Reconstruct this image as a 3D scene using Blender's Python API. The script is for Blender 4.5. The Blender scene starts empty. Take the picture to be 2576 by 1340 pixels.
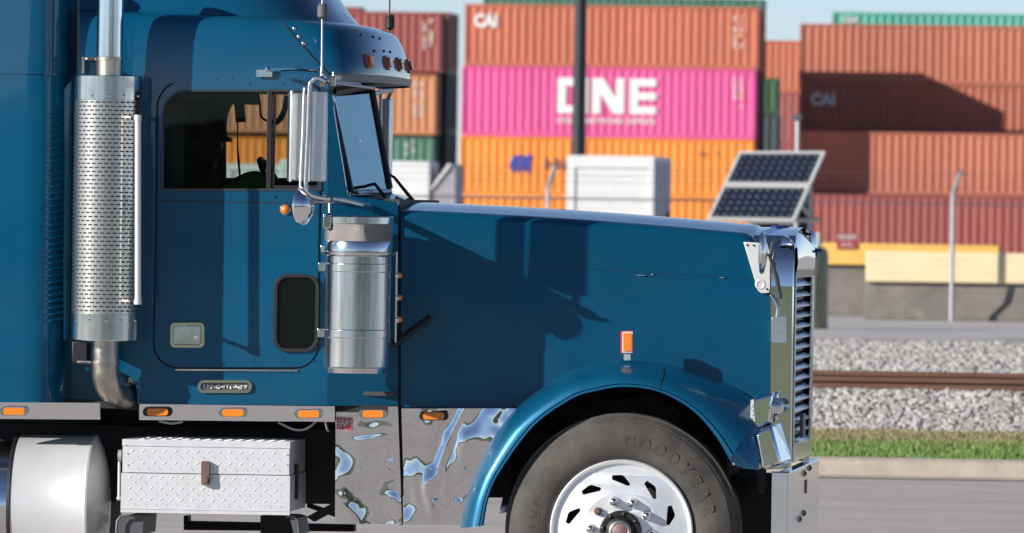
import bpy, bmesh, math, random
from mathutils import Vector, Matrix
from mathutils.geometry import tessellate_polygon
from mathutils import noise
random.seed(7)
R = math.radians
S = bpy.context.scene
COL = S.collection

# ------------------------------------------------------------------ camera
# image units: the photograph seen 2576 px wide; one metre on the truck's side is 574 px
FPX = 22960.0; CU, CV = 1288.0, 670.0; PX = 1 / 574.0
CAM = Vector((3.6, -40.0, 1.92))
YAW = math.atan2(3.6, 40.0); PITCH = 143.0 / FPX; ROLL = 0.0145
Fw = Vector((-math.sin(YAW) * math.cos(PITCH), math.cos(YAW) * math.cos(PITCH), -math.sin(PITCH)))
Rt = Fw.cross(Vector((0, 0, 1))).normalized(); Up = Rt.cross(Fw)
Rr = Rt * math.cos(ROLL) + Up * math.sin(ROLL); Ur = Up * math.cos(ROLL) - Rt * math.sin(ROLL)
cd = bpy.data.cameras.new('camera'); co = bpy.data.objects.new('camera', cd); COL.objects.link(co)
m = Matrix((Rr, Ur, -Fw)).transposed().to_4x4(); m.translation = CAM
co.matrix_world = m
cd.sensor_width = 36; cd.lens = FPX / 2576 * 36; cd.clip_end = 6000; cd.clip_start = 1
cd.dof.use_dof = True; cd.dof.focus_distance = 40.2; cd.dof.aperture_fstop = 11.0
S.camera = co

# ------------------------------------------------------------------ light
SUN = Vector((1.48, 1.0, -0.67)).normalized()
elev = math.asin(-SUN.z)
w = bpy.data.worlds.new('World'); S.world = w; w.use_nodes = True
nt = w.node_tree; bg = nt.nodes['Background']
sky = nt.nodes.new('ShaderNodeTexSky'); sky.sky_type = 'NISHITA'; sky.sun_disc = False
sky.sun_elevation = elev; sky.sun_rotation = math.atan2(-SUN.x, -SUN.y)
sky.air_density = 0.5; sky.dust_density = 0.0; sky.ozone_density = 2.5
wb = nt.nodes.new('ShaderNodeMix'); wb.data_type = 'RGBA'; wb.blend_type = 'MULTIPLY'; wb.inputs[0].default_value = 1   # camera white balance: set for the warm sun
wb.inputs[7].default_value = (1.06, .93, .89, 1); nt.links.new(sky.outputs[0], wb.inputs[6]); nt.links.new(wb.outputs[2], bg.inputs[0]); bg.inputs[1].default_value = 0.095
sl = bpy.data.lights.new('sun', 'SUN'); sl.energy = 4.8; sl.angle = R(0.5); sl.color = (1.0, 0.95, 0.87)
so = bpy.data.objects.new('sun', sl); COL.objects.link(so)
so.rotation_euler = SUN.to_track_quat('-Z', 'Y').to_euler()
so.location = (-60, -60, 60)
S.view_settings.view_transform = 'Standard'; S.view_settings.look = 'None'
S.view_settings.gamma = 1; S.view_settings.exposure = 0.35
S.cycles.max_bounces = 8; S.cycles.transparent_max_bounces = 12

# ------------------------------------------------------------------ helpers
def W(u, v, y):                      # point of the plane at depth y that is seen at image point (u, v)
    d = Fw + Rr * ((u - CU) / FPX) + Ur * ((CV - v) / FPX)
    return CAM + d * ((y - CAM.y) / d.y)
def X(u, y, v=670): return W(u, v, y).x
def Z(v, y, u=1288): return W(u, v, y).z

class MB:
    def __init__(s): s.v = []; s.f = []; s.m = []; s.uv = {}
    def add(s, vs, fs, mi=0):
        o = len(s.v); s.v += [tuple(p) for p in vs]
        for f in fs: s.f.append(tuple(i + o for i in f)); s.m.append(mi)
        return s
    def box(s, x0, x1, y0, y1, z0, z1, mi=0):
        vs = [(x, y, z) for x in (x0, x1) for y in (y0, y1) for z in (z0, z1)]
        return s.add(vs, [(0, 1, 3, 2), (4, 6, 7, 5), (0, 4, 5, 1), (2, 3, 7, 6), (0, 2, 6, 4), (1, 5, 7, 3)], mi)
    def hexa(s, a, b, mi=0):          # two quads
        return s.add(list(a) + list(b), [(0, 1, 2, 3), (7, 6, 5, 4)] + [(i, i + 4, (i + 1) % 4 + 4, (i + 1) % 4) for i in range(4)], mi)
    def prism(s, front, back, holes=(), mi=0):   # front/back: world points; holes: list of (front, back)
        loops = [list(front)] + [list(h[0]) for h in holes]
        backs = [list(back)] + [list(h[1]) for h in holes]
        flat = [Vector((p[0], p[2], 0)) for l in loops for p in l]
        tris = tessellate_polygon([[Vector((p[0], p[2], 0)) for p in l] for l in loops])
        n = len(flat); vs = [p for l in loops for p in l] + [p for l in backs for p in l]
        fs = [tuple(t) for t in tris] + [tuple(i + n for i in reversed(t)) for t in tris]
        o = 0
        for l in loops:
            k = len(l)
            fs += [(o + i, o + (i + 1) % k, n + o + (i + 1) % k, n + o + i) for i in range(k)]
            o += k
        return s.add(vs, fs, mi)
    def plate(s, uv, y0, th, holes=(), mi=0):     # y0: number or function of u; th: thickness away from the viewer
        fy = y0 if callable(y0) else (lambda u: y0)
        g = lambda l: [W(u, v, fy(u)) for u, v in l]
        k = lambda l: [p + Vector((0, th, 0)) for p in l]
        F = g(uv); H = [(g(h), k(g(h))) for h in holes]
        return s.prism(F, k(F), H, mi)
    def grid(s, rows, mi=0, closed=False):
        n = len(rows[0]); vs = [p for r in rows for p in r]; fs = []
        for i in range(len(rows) - 1):
            for j in range(n if closed else n - 1):
                a = i * n + j; b = i * n + (j + 1) % n
                fs.append((a, b, b + n, a + n))
        return s.add(vs, fs, mi)
    def tube(s, pts, r, n=10, mi=0, caps=True, flat=1.0):
        pts = [Vector(p) for p in pts]; k = len(pts)
        rs = r if isinstance(r, (list, tuple)) else [r] * k
        rows = []; ref = None
        for i in range(k):
            t = (pts[min(i + 1, k - 1)] - pts[max(i - 1, 0)]).normalized()
            if ref is None: ref = Vector((0, 0, 1)) if abs(t.z) < .9 else Vector((0, 1, 0))
            a = (ref - t * ref.dot(t)).normalized(); b = t.cross(a); ref = a
            rows.append([pts[i] + (a * math.cos(q) + b * math.sin(q) * flat) * rs[i] for q in [2 * math.pi * j / n for j in range(n)]])
        o = len(s.v); s.grid(rows, mi, True)
        if caps:
            s.f.append(tuple(o + j for j in range(n))); s.m.append(mi)
            s.f.append(tuple(o + (k - 1) * n + j for j in reversed(range(n)))); s.m.append(mi)
        return s
    def lathe(s, axis, c, prof, n=48, mi=0, sc=(1, 1)):   # prof: (along, radius)
        c = Vector(c); rows = []
        for a, r in prof:
            row = []
            for j in range(n):
                q = 2 * math.pi * j / n; p, t = r * math.cos(q) * sc[0], r * math.sin(q) * sc[1]
                row.append(c + (Vector((a, p, t)) if axis == 'x' else Vector((p, a, t)) if axis == 'y' else Vector((p, t, a))))
            rows.append(row)
        return s.grid(rows, mi, True)
    def ball(s, c, r, sc=(1, 1, 1), n=10, mi=0):
        c = Vector(c); rows = []
        for i in range(n // 2 + 1):
            ph = math.pi * i / (n // 2); rr = max(math.sin(ph), 1e-3)
            rows.append([c + Vector((rr * math.cos(2 * math.pi * j / n) * r * sc[0], rr * math.sin(2 * math.pi * j / n) * r * sc[1], math.cos(ph) * r * sc[2])) for j in range(n)])
        return s.grid(rows, mi, True)
    def rivets(s, a, b, k, y, r=0.0035, mi=0):
        fy = y if callable(y) else (lambda u: y)
        for i in range(k):
            t = i / max(k - 1, 1); u = a[0] + (b[0] - a[0]) * t; v = a[1] + (b[1] - a[1]) * t
            s.ball(W(u, v, fy(u)), r, (1, .7, 1), 6, mi)
        return s
    def split(s, name, mats, parent=None, **k):        # every loose piece becomes an object of its own
        par = list(range(len(s.v)))
        def fd(i):
            while par[i] != i: par[i] = par[par[i]]; i = par[i]
            return i
        for f in s.f:
            for i in f[1:]: par[fd(i)] = fd(f[0])
        gr = {}
        for f, m_ in zip(s.f, s.m): gr.setdefault(fd(f[0]), []).append((f, m_))
        out = []
        for fs in gr.values():
            t = MB(); ix = {}
            for f, m_ in fs:
                for i in f:
                    if i not in ix: ix[i] = len(t.v); t.v.append(s.v[i])
                t.f.append(tuple(ix[i] for i in f)); t.m.append(m_)
            out.append(t.build(name, mats, parent, **k))
        return out
    def build(s, name, mats, parent=None, angle=35, bevel=0, seg=2, label=None, recalc=True):
        me = bpy.data.meshes.new(name)
        off = ROOT.get(parent.name, Vector()) if parent else Vector()
        me.from_pydata([tuple(Vector(p) - off) for p in s.v], [], s.f); me.update()
        for mt in (mats if isinstance(mats, (list, tuple)) else [mats]): me.materials.append(mt)
        for p, i in zip(me.polygons, s.m): p.material_index = i
        if recalc:
            b = bmesh.new(); b.from_mesh(me); bmesh.ops.recalc_face_normals(b, faces=b.faces); b.to_mesh(me); b.free()
        if angle:
            me.polygons.foreach_set('use_smooth', [True] * len(me.polygons)); me.set_sharp_from_angle(angle=R(angle))
        o = bpy.data.objects.new(name, me); COL.objects.link(o)
        if parent: o.parent = parent; ROOT[o.name] = off
        if bevel:
            bv = o.modifiers.new('bevel', 'BEVEL'); bv.width = bevel; bv.segments = seg; bv.limit_method = 'ANGLE'; bv.angle_limit = R(40); bv.harden_normals = False
        if label: o['label'] = label
        return o
ROOT = {}
def thing(name, label, cat, loc=(0, 0, 0), group=None):
    o = bpy.data.objects.new(name, None); COL.objects.link(o); o.location = loc; o.empty_display_size = .3
    o['label'] = label; o['category'] = cat
    if group: o['group'] = group
    ROOT[o.name] = Vector(loc); return o
def tag(o, label=None, cat=None, group=None, kind=None):
    if label: o['label'] = label
    if cat: o['category'] = cat
    if group: o['group'] = group
    if kind: o['kind'] = kind
    return o
def rr(u0, v0, u1, v1, r, n=6):
    rs = r if isinstance(r, (list, tuple)) else [r] * 4      # tl, tr, br, bl
    out = []
    for (cu, cv, q, a) in ((u0 + rs[0], v0 + rs[0], rs[0], 180), (u1 - rs[1], v0 + rs[1], rs[1], 270), (u1 - rs[2], v1 - rs[2], rs[2], 0), (u0 + rs[3], v1 - rs[3], rs[3], 90)):
        if q == 0: out.append((cu, cv)); continue
        for i in range(n + 1):
            t = R(a + 90 * i / n); out.append((cu + q * math.cos(t), cv + q * math.sin(t)))
    return out
def spline(pts, n=8):
    out = []
    for i in range(len(pts) - 1):
        p0 = pts[max(i - 1, 0)]; p1 = pts[i]; p2 = pts[i + 1]; p3 = pts[min(i + 2, len(pts) - 1)]
        for k in range(n):
            t = k / n
            out.append(tuple(.5 * (2 * b + (c - a) * t + (2 * a - 5 * b + 4 * c - d) * t * t + (3 * b - a - 3 * c + d) * t ** 3) for a, b, c, d in zip(p0, p1, p2, p3)))
    out.append(tuple(pts[-1])); return out
def text_mesh(txt, size, depth=0.002, spacing=1.0, bold=0.0, shear=0.0):
    c = bpy.data.curves.new('lettering', 'FONT'); c.body = txt; c.size = size; c.extrude = depth; c.space_character = spacing
    c.offset = bold; c.shear = shear; c.align_x = 'CENTER'; c.align_y = 'CENTER'; c.resolution_u = 3
    o = bpy.data.objects.new('lettering', c); COL.objects.link(o)
    dg = bpy.context.evaluated_depsgraph_get(); me = bpy.data.meshes.new_from_object(o.evaluated_get(dg))
    bpy.data.objects.remove(o); bpy.data.curves.remove(c)
    return me
def text(name, txt, size, pos, mt, parent, depth=0.002, spacing=1.0, bold=0, shear=0, width=None, height=None, rot=None):
    me = text_mesh(txt, size, depth, spacing, bold, shear)
    xs = [v.co.x for v in me.vertices]; ys = [v.co.y for v in me.vertices]
    sx = width / (max(xs) - min(xs)) if width else 1; sy = height / (max(ys) - min(ys)) if height else sx
    cx = (max(xs) + min(xs)) / 2; cy = (max(ys) + min(ys)) / 2
    off = ROOT.get(parent.name, Vector())
    for v in me.vertices:
        p = Vector(((v.co.x - cx) * sx, 0, (v.co.y - cy) * sy))
        p.y = -v.co.z
        if rot: p.rotate(Matrix.Rotation(rot, 3, 'Y'))
        v.co = p + Vector(pos) - off
    me.materials.clear(); me.materials.append(mt)
    o = bpy.data.objects.new(name, me); COL.objects.link(o); o.parent = parent; ROOT[o.name] = off
    return o

# ------------------------------------------------------------------ materials
def mat(name, base, metal=0, rough=.5, coat=0, var=0.0, vscale=6, vstretch=(1, 1, 1), bump=0, bscale=40, spec=.5, coat_r=.05, rvar=0, dirt=None, dscale=3, dlo=.5, dhi=.75):
    m = bpy.data.materials.new(name); m.use_nodes = True
    N = m.node_tree.nodes; L = m.node_tree.links; p = N['Principled BSDF']
    p.inputs['Base Color'].default_value = (*base, 1); p.inputs['Metallic'].default_value = metal
    p.inputs['Roughness'].default_value = rough; p.inputs['Coat Weight'].default_value = coat
    p.inputs['Coat Roughness'].default_value = coat_r; p.inputs['Specular IOR Level'].default_value = spec
    tc = N.new('ShaderNodeTexCoord'); mp = N.new('ShaderNodeMapping'); mp.inputs['Scale'].default_value = vstretch
    L.new(tc.outputs['Object'], mp.inputs[0])
    col = None
    if var or rvar:
        n = N.new('ShaderNodeTexNoise'); n.inputs['Scale'].default_value = vscale; n.inputs['Detail'].default_value = 6; n.inputs['Roughness'].default_value = .65
        L.new(mp.outputs[0], n.inputs[0])
        if var:
            r = N.new('ShaderNodeMapRange'); r.inputs[1].default_value = .3; r.inputs[2].default_value = .7
            r.inputs[3].default_value = 1 - var; r.inputs[4].default_value = 1 + var; L.new(n.outputs[0], r.inputs[0])
            x = N.new('ShaderNodeMix'); x.data_type = 'RGBA'; x.blend_type = 'MULTIPLY'; x.inputs[0].default_value = 1
            x.inputs[6].default_value = (*base, 1); L.new(r.outputs[0], x.inputs[7]); col = x.outputs[2]
        if rvar:
            r = N.new('ShaderNodeMapRange'); r.inputs[1].default_value = .3; r.inputs[2].default_value = .7
            r.inputs[3].default_value = max(rough - rvar, .01); r.inputs[4].default_value = rough + rvar; L.new(n.outputs[0], r.inputs[0]); L.new(r.outputs[0], p.inputs['Roughness'])
    if dirt:
        n2 = N.new('ShaderNodeTexNoise'); n2.inputs['Scale'].default_value = dscale; n2.inputs['Detail'].default_value = 8; n2.inputs['Roughness'].default_value = .7
        L.new(mp.outputs[0], n2.inputs[0])
        r = N.new('ShaderNodeMapRange'); r.inputs[1].default_value = dlo; r.inputs[2].default_value = dhi; L.new(n2.outputs[0], r.inputs[0])
        x = N.new('ShaderNodeMix'); x.data_type = 'RGBA'; L.new(r.outputs[0], x.inputs[0])
        x.inputs[6].default_value = (*base, 1); x.inputs[7].default_value = (*dirt, 1)
        if col: L.new(col, x.inputs[6])
        col = x.outputs[2]
    if col: L.new(col, p.inputs['Base Color'])
    if bump:
        n = N.new('ShaderNodeTexNoise'); n.inputs['Scale'].default_value = bscale; n.inputs['Detail'].default_value = 3
        L.new(mp.outputs[0], n.inputs[0])
        b = N.new('ShaderNodeBump'); b.inputs['Strength'].default_value = bump; b.inputs['Distance'].default_value = .01
        L.new(n.outputs[0], b.inputs['Height']); L.new(b.outputs[0], p.inputs['Normal'])
    return m
def dented(name, base, rough, strength, scale):
    m = mat(name, base, 1, rough); N = m.node_tree.nodes; L = m.node_tree.links; p = N['Principled BSDF']
    mp = N['Mapping']; mp.inputs['Scale'].default_value = (1.25, 1, .42); prev = None
    for sc, st, dis in ((scale, strength, 1.6), (scale * 3.3, strength * .13, 1.2), (scale * 9, strength * .02, .5)):
        n = N.new('ShaderNodeTexNoise'); n.inputs['Scale'].default_value = sc; n.inputs['Detail'].default_value = 1.0; n.inputs['Distortion'].default_value = dis
        L.new(mp.outputs[0], n.inputs[0]); b = N.new('ShaderNodeBump'); b.inputs['Strength'].default_value = st; b.inputs['Distance'].default_value = .05
        L.new(n.outputs[0], b.inputs['Height'])
        if prev: L.new(prev, b.inputs['Normal'])
        prev = b.outputs[0]
    L.new(prev, p.inputs['Normal']); return m
def thin_glass(name, tint, rough=.0, f0=1.5, gl=1.0):
    m = bpy.data.materials.new(name); m.use_nodes = True; N = m.node_tree.nodes; L = m.node_tree.links
    gc = gl if isinstance(gl, tuple) else (gl, gl, gl)
    N.remove(N['Principled BSDF']); o = N['Material Output']
    t = N.new('ShaderNodeBsdfTransparent'); t.inputs[0].default_value = (*tint, 1)
    g = N.new('ShaderNodeBsdfGlossy'); g.inputs['Roughness'].default_value = rough; g.inputs[0].default_value = (*gc, 1)
    f = N.new('ShaderNodeFresnel'); f.inputs[0].default_value = f0
    x = N.new('ShaderNodeMixShader'); L.new(f.outputs[0], x.inputs[0]); L.new(t.outputs[0], x.inputs[1]); L.new(g.outputs[0], x.inputs[2]); L.new(x.outputs[0], o.inputs[0])
    return m
M = {}
M['paint'] = mat('blue metallic paint', (.0, .080, .172), .2, .36, .9, var=.10, vscale=2.2, coat_r=.03, spec=.1, dirt=(.012, .085, .15), dscale=1.3, dlo=.45, dhi=.8)
def wavy_coat(m, strength=.018, scale=1.6):
    N = m.node_tree.nodes; L = m.node_tree.links; p = N['Principled BSDF']; tc = N['Texture Coordinate']
    n = N.new('ShaderNodeTexNoise'); n.inputs['Scale'].default_value = scale; n.inputs['Detail'].default_value = 2; L.new(tc.outputs['Object'], n.inputs[0])
    b = N.new('ShaderNodeBump'); b.inputs['Strength'].default_value = strength; b.inputs['Distance'].default_value = .05
    L.new(n.outputs[0], b.inputs['Height']); L.new(b.outputs[0], p.inputs['Coat Normal'])
    # bug marks and chips: sparse small pale spots
    v = N.new('ShaderNodeTexVoronoi'); v.inputs['Scale'].default_value = 9; L.new(tc.outputs['Object'], v.inputs[0])
    r_ = N.new('ShaderNodeMapRange'); r_.inputs[1].default_value = .035; r_.inputs[2].default_value = .02; r_.inputs[3].default_value = 0; r_.inputs[4].default_value = .55; L.new(v.outputs['Distance'], r_.inputs[0])
    k = N.new('ShaderNodeTexNoise'); k.inputs['Scale'].default_value = 3; L.new(tc.outputs['Object'], k.inputs[0])
    g = N.new('ShaderNodeMath'); g.operation = 'GREATER_THAN'; g.inputs[1].default_value = .58; L.new(k.outputs[0], g.inputs[0])
    mu = N.new('ShaderNodeMath'); mu.operation = 'MULTIPLY'; L.new(r_.outputs[0], mu.inputs[0]); L.new(g.outputs[0], mu.inputs[1])
    x = N.new('ShaderNodeMix'); x.data_type = 'RGBA'; L.new(mu.outputs[0], x.inputs[0]); x.inputs[7].default_value = (.22, .27, .30, 1)
    src = p.inputs['Base Color'].links[0].from_socket; L.new(src, x.inputs[6]); L.new(x.outputs[2], p.inputs['Base Color'])
wavy_coat(M['paint'])
M['paint2'] = mat('teal blue fender paint', (.002, .115, .23), .45, .34, .7, var=.06, vscale=4, coat_r=.05)
M['chrome'] = mat('chrome', (.88, .885, .89), 1, .05, var=.03, vscale=9)
M['steel'] = mat('polished stainless steel', (.72, .725, .73), 1, .15, rvar=.05, vscale=5)
M['brushed'] = mat('brushed stainless steel', (.60, .61, .62), 1, .33, rvar=.06, vscale=8, vstretch=(1, 1, 6))
M['cleaner'] = mat('worn polished aluminium', (.72, .725, .73), 1, .18, rvar=.08, vscale=14, vstretch=(1, 1, .06), var=.12, bump=.15, bscale=30, dirt=(.38, .37, .35), dscale=9, dlo=.58, dhi=.8)
M['dent'] = dented('dented stainless sheet', (.70, .70, .71), .03, .02, 6)
M['strip'] = mat('stainless trim', (.80, .80, .81), 1, .16, bump=.2, bscale=7)
M['pipe'] = mat('heat stained steel', (.50, .46, .41), 1, .3, var=.25, vscale=7, rvar=.1, dirt=(.22, .17, .13), dscale=5)
M['stack'] = mat('chromed stack', (.78, .79, .80), 1, .12, var=.04)
M['black'] = mat('black rubber trim', (.012, .012, .013), 0, .5)
M['dark'] = mat('dark chassis', (.012, .012, .013), 0, .7, var=.4)
M['liner'] = mat('dusty wheel liner', (.035, .030, .026), 0, .9, var=.4, vscale=12)
M['inside'] = mat('dark cab trim', (.045, .05, .05), 0, .7, var=.2)
M['grey'] = mat('grey plastic', (.10, .11, .12), 0, .5)
M['amber'] = mat('amber lens', (.80, .22, .015), 0, .25, .6, bump=.2, bscale=300)
M['amber_dim'] = mat('dim amber lens', (.38, .10, .03), 0, .3, .5)
M['red'] = mat('red lens', (.55, .03, .05), 0, .3, .4)
M['tyre'] = mat('dusty tyre rubber', (.050, .046, .042), 0, .75, var=.25, vscale=9, bump=.08, bscale=60, dirt=(.115, .098, .08), dscale=4, dlo=.42, dhi=.72)
M['tyre_text'] = mat('raised tyre lettering', (.046, .042, .038), 0, .75, var=.2, vscale=9, dirt=(.095, .082, .068), dscale=4, dlo=.42, dhi=.72)
M['alloy'] = mat('polished aluminium wheel', (.84, .85, .86), .6, .42, rvar=.06, vscale=7, var=.05, dirt=(.5, .48, .46), dscale=9, dlo=.62, dhi=.85)
M['rust'] = mat('rusty brown steel', (.17, .10, .08), .2, .75, var=.35, vscale=25)
M['nut'] = mat('chrome nut cover', (.70, .71, .72), 1, .14)
M['tank'] = mat('white painted tank', (.57, .575, .58), .2, .38, .4, var=.05, vscale=5)
M['tread'] = mat('aluminium tread plate', (.70, .71, .72), .35, .45, var=.06, vscale=18)
M['white'] = mat('white enamel', (.75, .75, .74), 0, .5, var=.06, vscale=2, dirt=(.5, .47, .42), dscale=2.2, dlo=.6, dhi=.85)
M['rod'] = mat('satin aluminium handle', (.72, .72, .73), .5, .4)
M['glass'] = thin_glass('cab window glass', (.80, .85, .83), .0, 1.45, .22)
M['windshield'] = thin_glass('windshield glass', (.60, .70, .75), .0, 6.0, (.72, .97, 1.0))
M['mglass'] = mat('mirror glass', (.85, .87, .9), 1, .02)
M['asphalt'] = mat('grey weathered asphalt', (.50, .452, .418), 0, .9, var=.2, vscale=9, vstretch=(.22, 1, 1), bump=.35, bscale=70, dirt=(.36, .33, .31), dscale=.8, dlo=.45, dhi=.75)
M['yard'] = mat('pale concrete yard', (.50, .475, .455), 0, .9, var=.14, vscale=.5)
M['kerb'] = mat('concrete kerb', (.43, .375, .31), 0, .9, var=.14, vscale=5, bump=.3, bscale=30, dirt=(.26, .23, .2), dscale=1.6, dlo=.55, dhi=.8)
M['soil'] = mat('grass soil', (.13, .11, .06), 0, 1, var=.3, vscale=3)
M['field'] = mat('grass field', (.10, .145, .035), 0, 1, var=.25, vscale=.25, dirt=(.15, .15, .06), dscale=.06)
M['blade'] = mat('grass blades', (.16, .27, .06), 0, .7, var=.35, vscale=5, dirt=(.24, .22, .09), dscale=1.1, dlo=.55, dhi=.75)
M['dry'] = mat('dry grass blades', (.30, .255, .13), 0, .8, var=.3, vscale=5)
M['gravel_bed'] = mat('ballast bed', (.22, .205, .195), 0, 1, var=.5, vscale=22, bump=1, bscale=25)
M['stone'] = mat('ballast stone', (.45, .43, .415), 0, .9, var=.22, vscale=5)
M['stone2'] = mat('brown ballast stone', (.36, .32, .29), 0, .9, var=.3, vscale=5)
M['rail'] = mat('rusty rail', (.17, .088, .058), .2, .7, var=.25, vscale=4, vstretch=(.3, 1, 4))
M['rail_top'] = mat('worn rail head', (.22, .15, .12), .5, .5)
M['cream'] = mat('cream yellow barrier paint', (.82, .68, .42), 0, .7, var=.06, vscale=2, dirt=(.45, .38, .27), dscale=1.7, dlo=.62, dhi=.78)
M['yellow'] = mat('yellow barrier paint', (.82, .50, .12), 0, .7, var=.07, vscale=2)
M['concrete'] = mat('stained concrete', (.20, .184, .162), 0, .95, var=.22, vscale=2.4, dirt=(.12, .115, .115), dscale=1.3, dlo=.5, dhi=.75)
M['olive'] = mat('olive cabinet paint', (.25, .25, .15), .1, .5, var=.08, vscale=3)
M['pole'] = mat('dark bronze pole', (.028, .032, .038), .3, .45)
M['galv'] = mat('galvanised steel', (.46, .47, .49), .6, .45, var=.1)
M['cell'] = mat('solar cell', (.016, .022, .04), .1, .22, .6)
M['alu'] = mat('aluminium frame', (.72, .72, .70), .4, .45)
M['signred'] = mat('red sign', (.36, .03, .035), 0, .5)
M['letter'] = mat('white lettering', (.80, .79, .77), 0, .6)
M['navy'] = mat('blue logo paint', (.03, .07, .36), 0, .6)
M['ink'] = mat('dark lettering', (.16, .11, .12), 0, .6)
M['skin'] = mat('skin', (.20, .11, .075), 0, .55)
M['vest'] = mat('green high visibility sleeve', (.08, .60, .12), 0, .8)
M['cloth'] = mat('dark jacket', (.045, .05, .035), 0, .9)
M['limes'] = mat('lime piping', (.35, .45, .04), 0, .7)
M['freshener'] = mat('dark green card', (.012, .06, .045), 0, .7)
def perforated():
    m = mat('perforated heat shield', (.60, .56, .50), 1, .24); N = m.node_tree.nodes; L = m.node_tree.links; p = N['Principled BSDF']
    uv = N.new('ShaderNodeUVMap'); sp = N.new('ShaderNodeSeparateXYZ'); L.new(uv.outputs[0], sp.inputs[0])
    def ma(op, a, b=None, c=None):
        n = N.new('ShaderNodeMath'); n.operation = op
        for i, q in enumerate((a, b, c)):
            if q is None: continue
            if isinstance(q, (int, float)): n.inputs[i].default_value = q
            else: L.new(q, n.inputs[i])
        return n.outputs[0]
    row = ma('DIVIDE', sp.outputs[1], .018); ri = ma('FLOOR', row); rf = ma('FRACT', row)
    cx = ma('FRACT', ma('ADD', ma('DIVIDE', sp.outputs[0], .028), ma('MULTIPLY', ri, .5)))
    hole = ma('MULTIPLY', ma('LESS_THAN', ma('ABSOLUTE', ma('SUBTRACT', rf, .5)), .16), ma('LESS_THAN', ma('ABSOLUTE', ma('SUBTRACT', cx, .5)), .36))
    x = N.new('ShaderNodeMix'); x.data_type = 'RGBA'; L.new(hole, x.inputs[0]); x.inputs[6].default_value = (.78, .74, .67, 1); x.inputs[7].default_value = (.02, .02, .02, 1)
    L.new(x.outputs[2], p.inputs['Base Color'])
    L.new(ma('SUBTRACT', 1, hole), p.inputs['Metallic']); L.new(ma('MULTIPLY_ADD', hole, .5, .24), p.inputs['Roughness'])
    b = N.new('ShaderNodeBump'); b.inputs['Strength'].default_value = .6; b.inputs['Distance'].default_value = .003; b.invert = True
    L.new(hole, b.inputs['Height']); L.new(b.outputs[0], p.inputs['Normal'])
    return m
M['perf'] = perforated()
def cpaint(name, c): return mat(name, c, 0, .55, var=.14, vscale=.9, vstretch=(1, 1, .25), dirt=(c[0] * .45 + .04, c[1] * .45 + .03, c[2] * .45 + .025), dscale=1.8, dlo=.55, dhi=.8)
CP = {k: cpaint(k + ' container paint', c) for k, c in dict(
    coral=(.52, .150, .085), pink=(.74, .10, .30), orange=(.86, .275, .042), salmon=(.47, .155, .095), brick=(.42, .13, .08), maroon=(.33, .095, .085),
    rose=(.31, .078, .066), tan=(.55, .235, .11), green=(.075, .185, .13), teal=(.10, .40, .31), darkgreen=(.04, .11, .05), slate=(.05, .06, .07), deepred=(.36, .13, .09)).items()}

# ------------------------------------------------------------------ ground
def structure(mb, name, mt, **k): return tag(mb.build(name, mt, **k), kind='structure')
E = 3000
structure(MB().add([(-E, -30, 0), (E, -30, 0), (E, 26.7, 0), (-E, 26.7, 0)], [(0, 1, 2, 3)]), 'road', M['asphalt'], angle=0)
structure(MB().add([(-E, -E, -.02), (E, -E, -.02), (E, -29.9, -.02), (-E, -29.9, -.02)], [(0, 1, 2, 3)]), 'grass_field', M['field'], angle=0)
structure(MB().add([(-E, -30, .004), (E, -30, .004), (E, -19, .004), (-E, -19, .004)], [(0, 1, 2, 3)]), 'added_reflection_band', mat('dark reflection band', (.20, .185, .175), 0, .9, var=.2, vscale=.6), angle=0)  # unseen dark band, added to vary what the dented panels reflect
structure(MB().add([(-E, -13.2, .004), (E, -13.2, .004), (E, -12.9, .004), (-E, -12.9, .004)], [(0, 1, 2, 3)]), 'added_reflection_line', M['letter'], angle=0)  # unseen white line, added to draw curves in the dented panels' reflections
hl_ = MB(); hx = [-1600 + 40 * i for i in range(81)]
hh = [9 + 5 * math.sin(x * .011) + 3 * math.sin(x * .037 + 1) + random.uniform(-1.2, 1.2) for x in hx]
hl_.grid([[(x, y, -.5 + h * k) for x, h in zip(hx, hh)] for y, k in ((-240, 0), (-262, .55), (-290, .9), (-330, 1.0), (-420, .8))])
structure(hl_, 'hills', mat('wooded hills', (.045, .075, .022), 0, 1, var=.5, vscale=.12), angle=0)
structure(MB().add([(-E, 70, -.004), (E, 70, -.004), (E, E, -.004), (-E, E, -.004)], [(0, 1, 2, 3)]), 'yard_ground', M['yard'], angle=0)
kb = MB(); prof = [(26.3, .006), (26.55, .012), (26.6, .02), (26.63, .12), (26.66, .14), (26.84, .145), (26.84, -.05)]
kb.grid([[(x, y, z) for y, z in prof] for x in [-150, -20, -6, -3, 0, 3, 6, 9, 12, 20, 150]])
structure(kb, 'kerb', M['kerb'])
vg = MB(); prof = [(26.84, .10), (28, .12), (32, .13), (35.6, .13)]
vg.grid([[(x, y, z) for y, z in prof] for x in range(-150, 151, 30)])
structure(vg, 'verge', M['soil'])
def bedz(y):
    pts = [(35.2, .10), (36.7, .40), (38.0, .43), (39.4, .43), (41, .42), (69, .42), (72, -.01)]
    for (a, za), (b, zb) in zip(pts, pts[1:]):
        if a <= y <= b: return za + (zb - za) * (y - a) / (b - a)
    return 0
bd = MB(); bd.grid([[(x, y, bedz(y)) for y in (35.2, 35.9, 36.7, 38, 39.4, 41, 55, 69, 72)] for x in range(-150, 151, 10)])
structure(bd, 'railway_bed', M['gravel_bed'])
structure(MB().add([(-150, 66, .428), (150, 66, .428), (150, 69.2, .428), (-150, 69.2, .428)], [(0, 1, 2, 3)]), 'dirt_path', mat('beige dirt', (.36, .29, .22), 0, 1, var=.2, vscale=2), angle=0)
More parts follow.
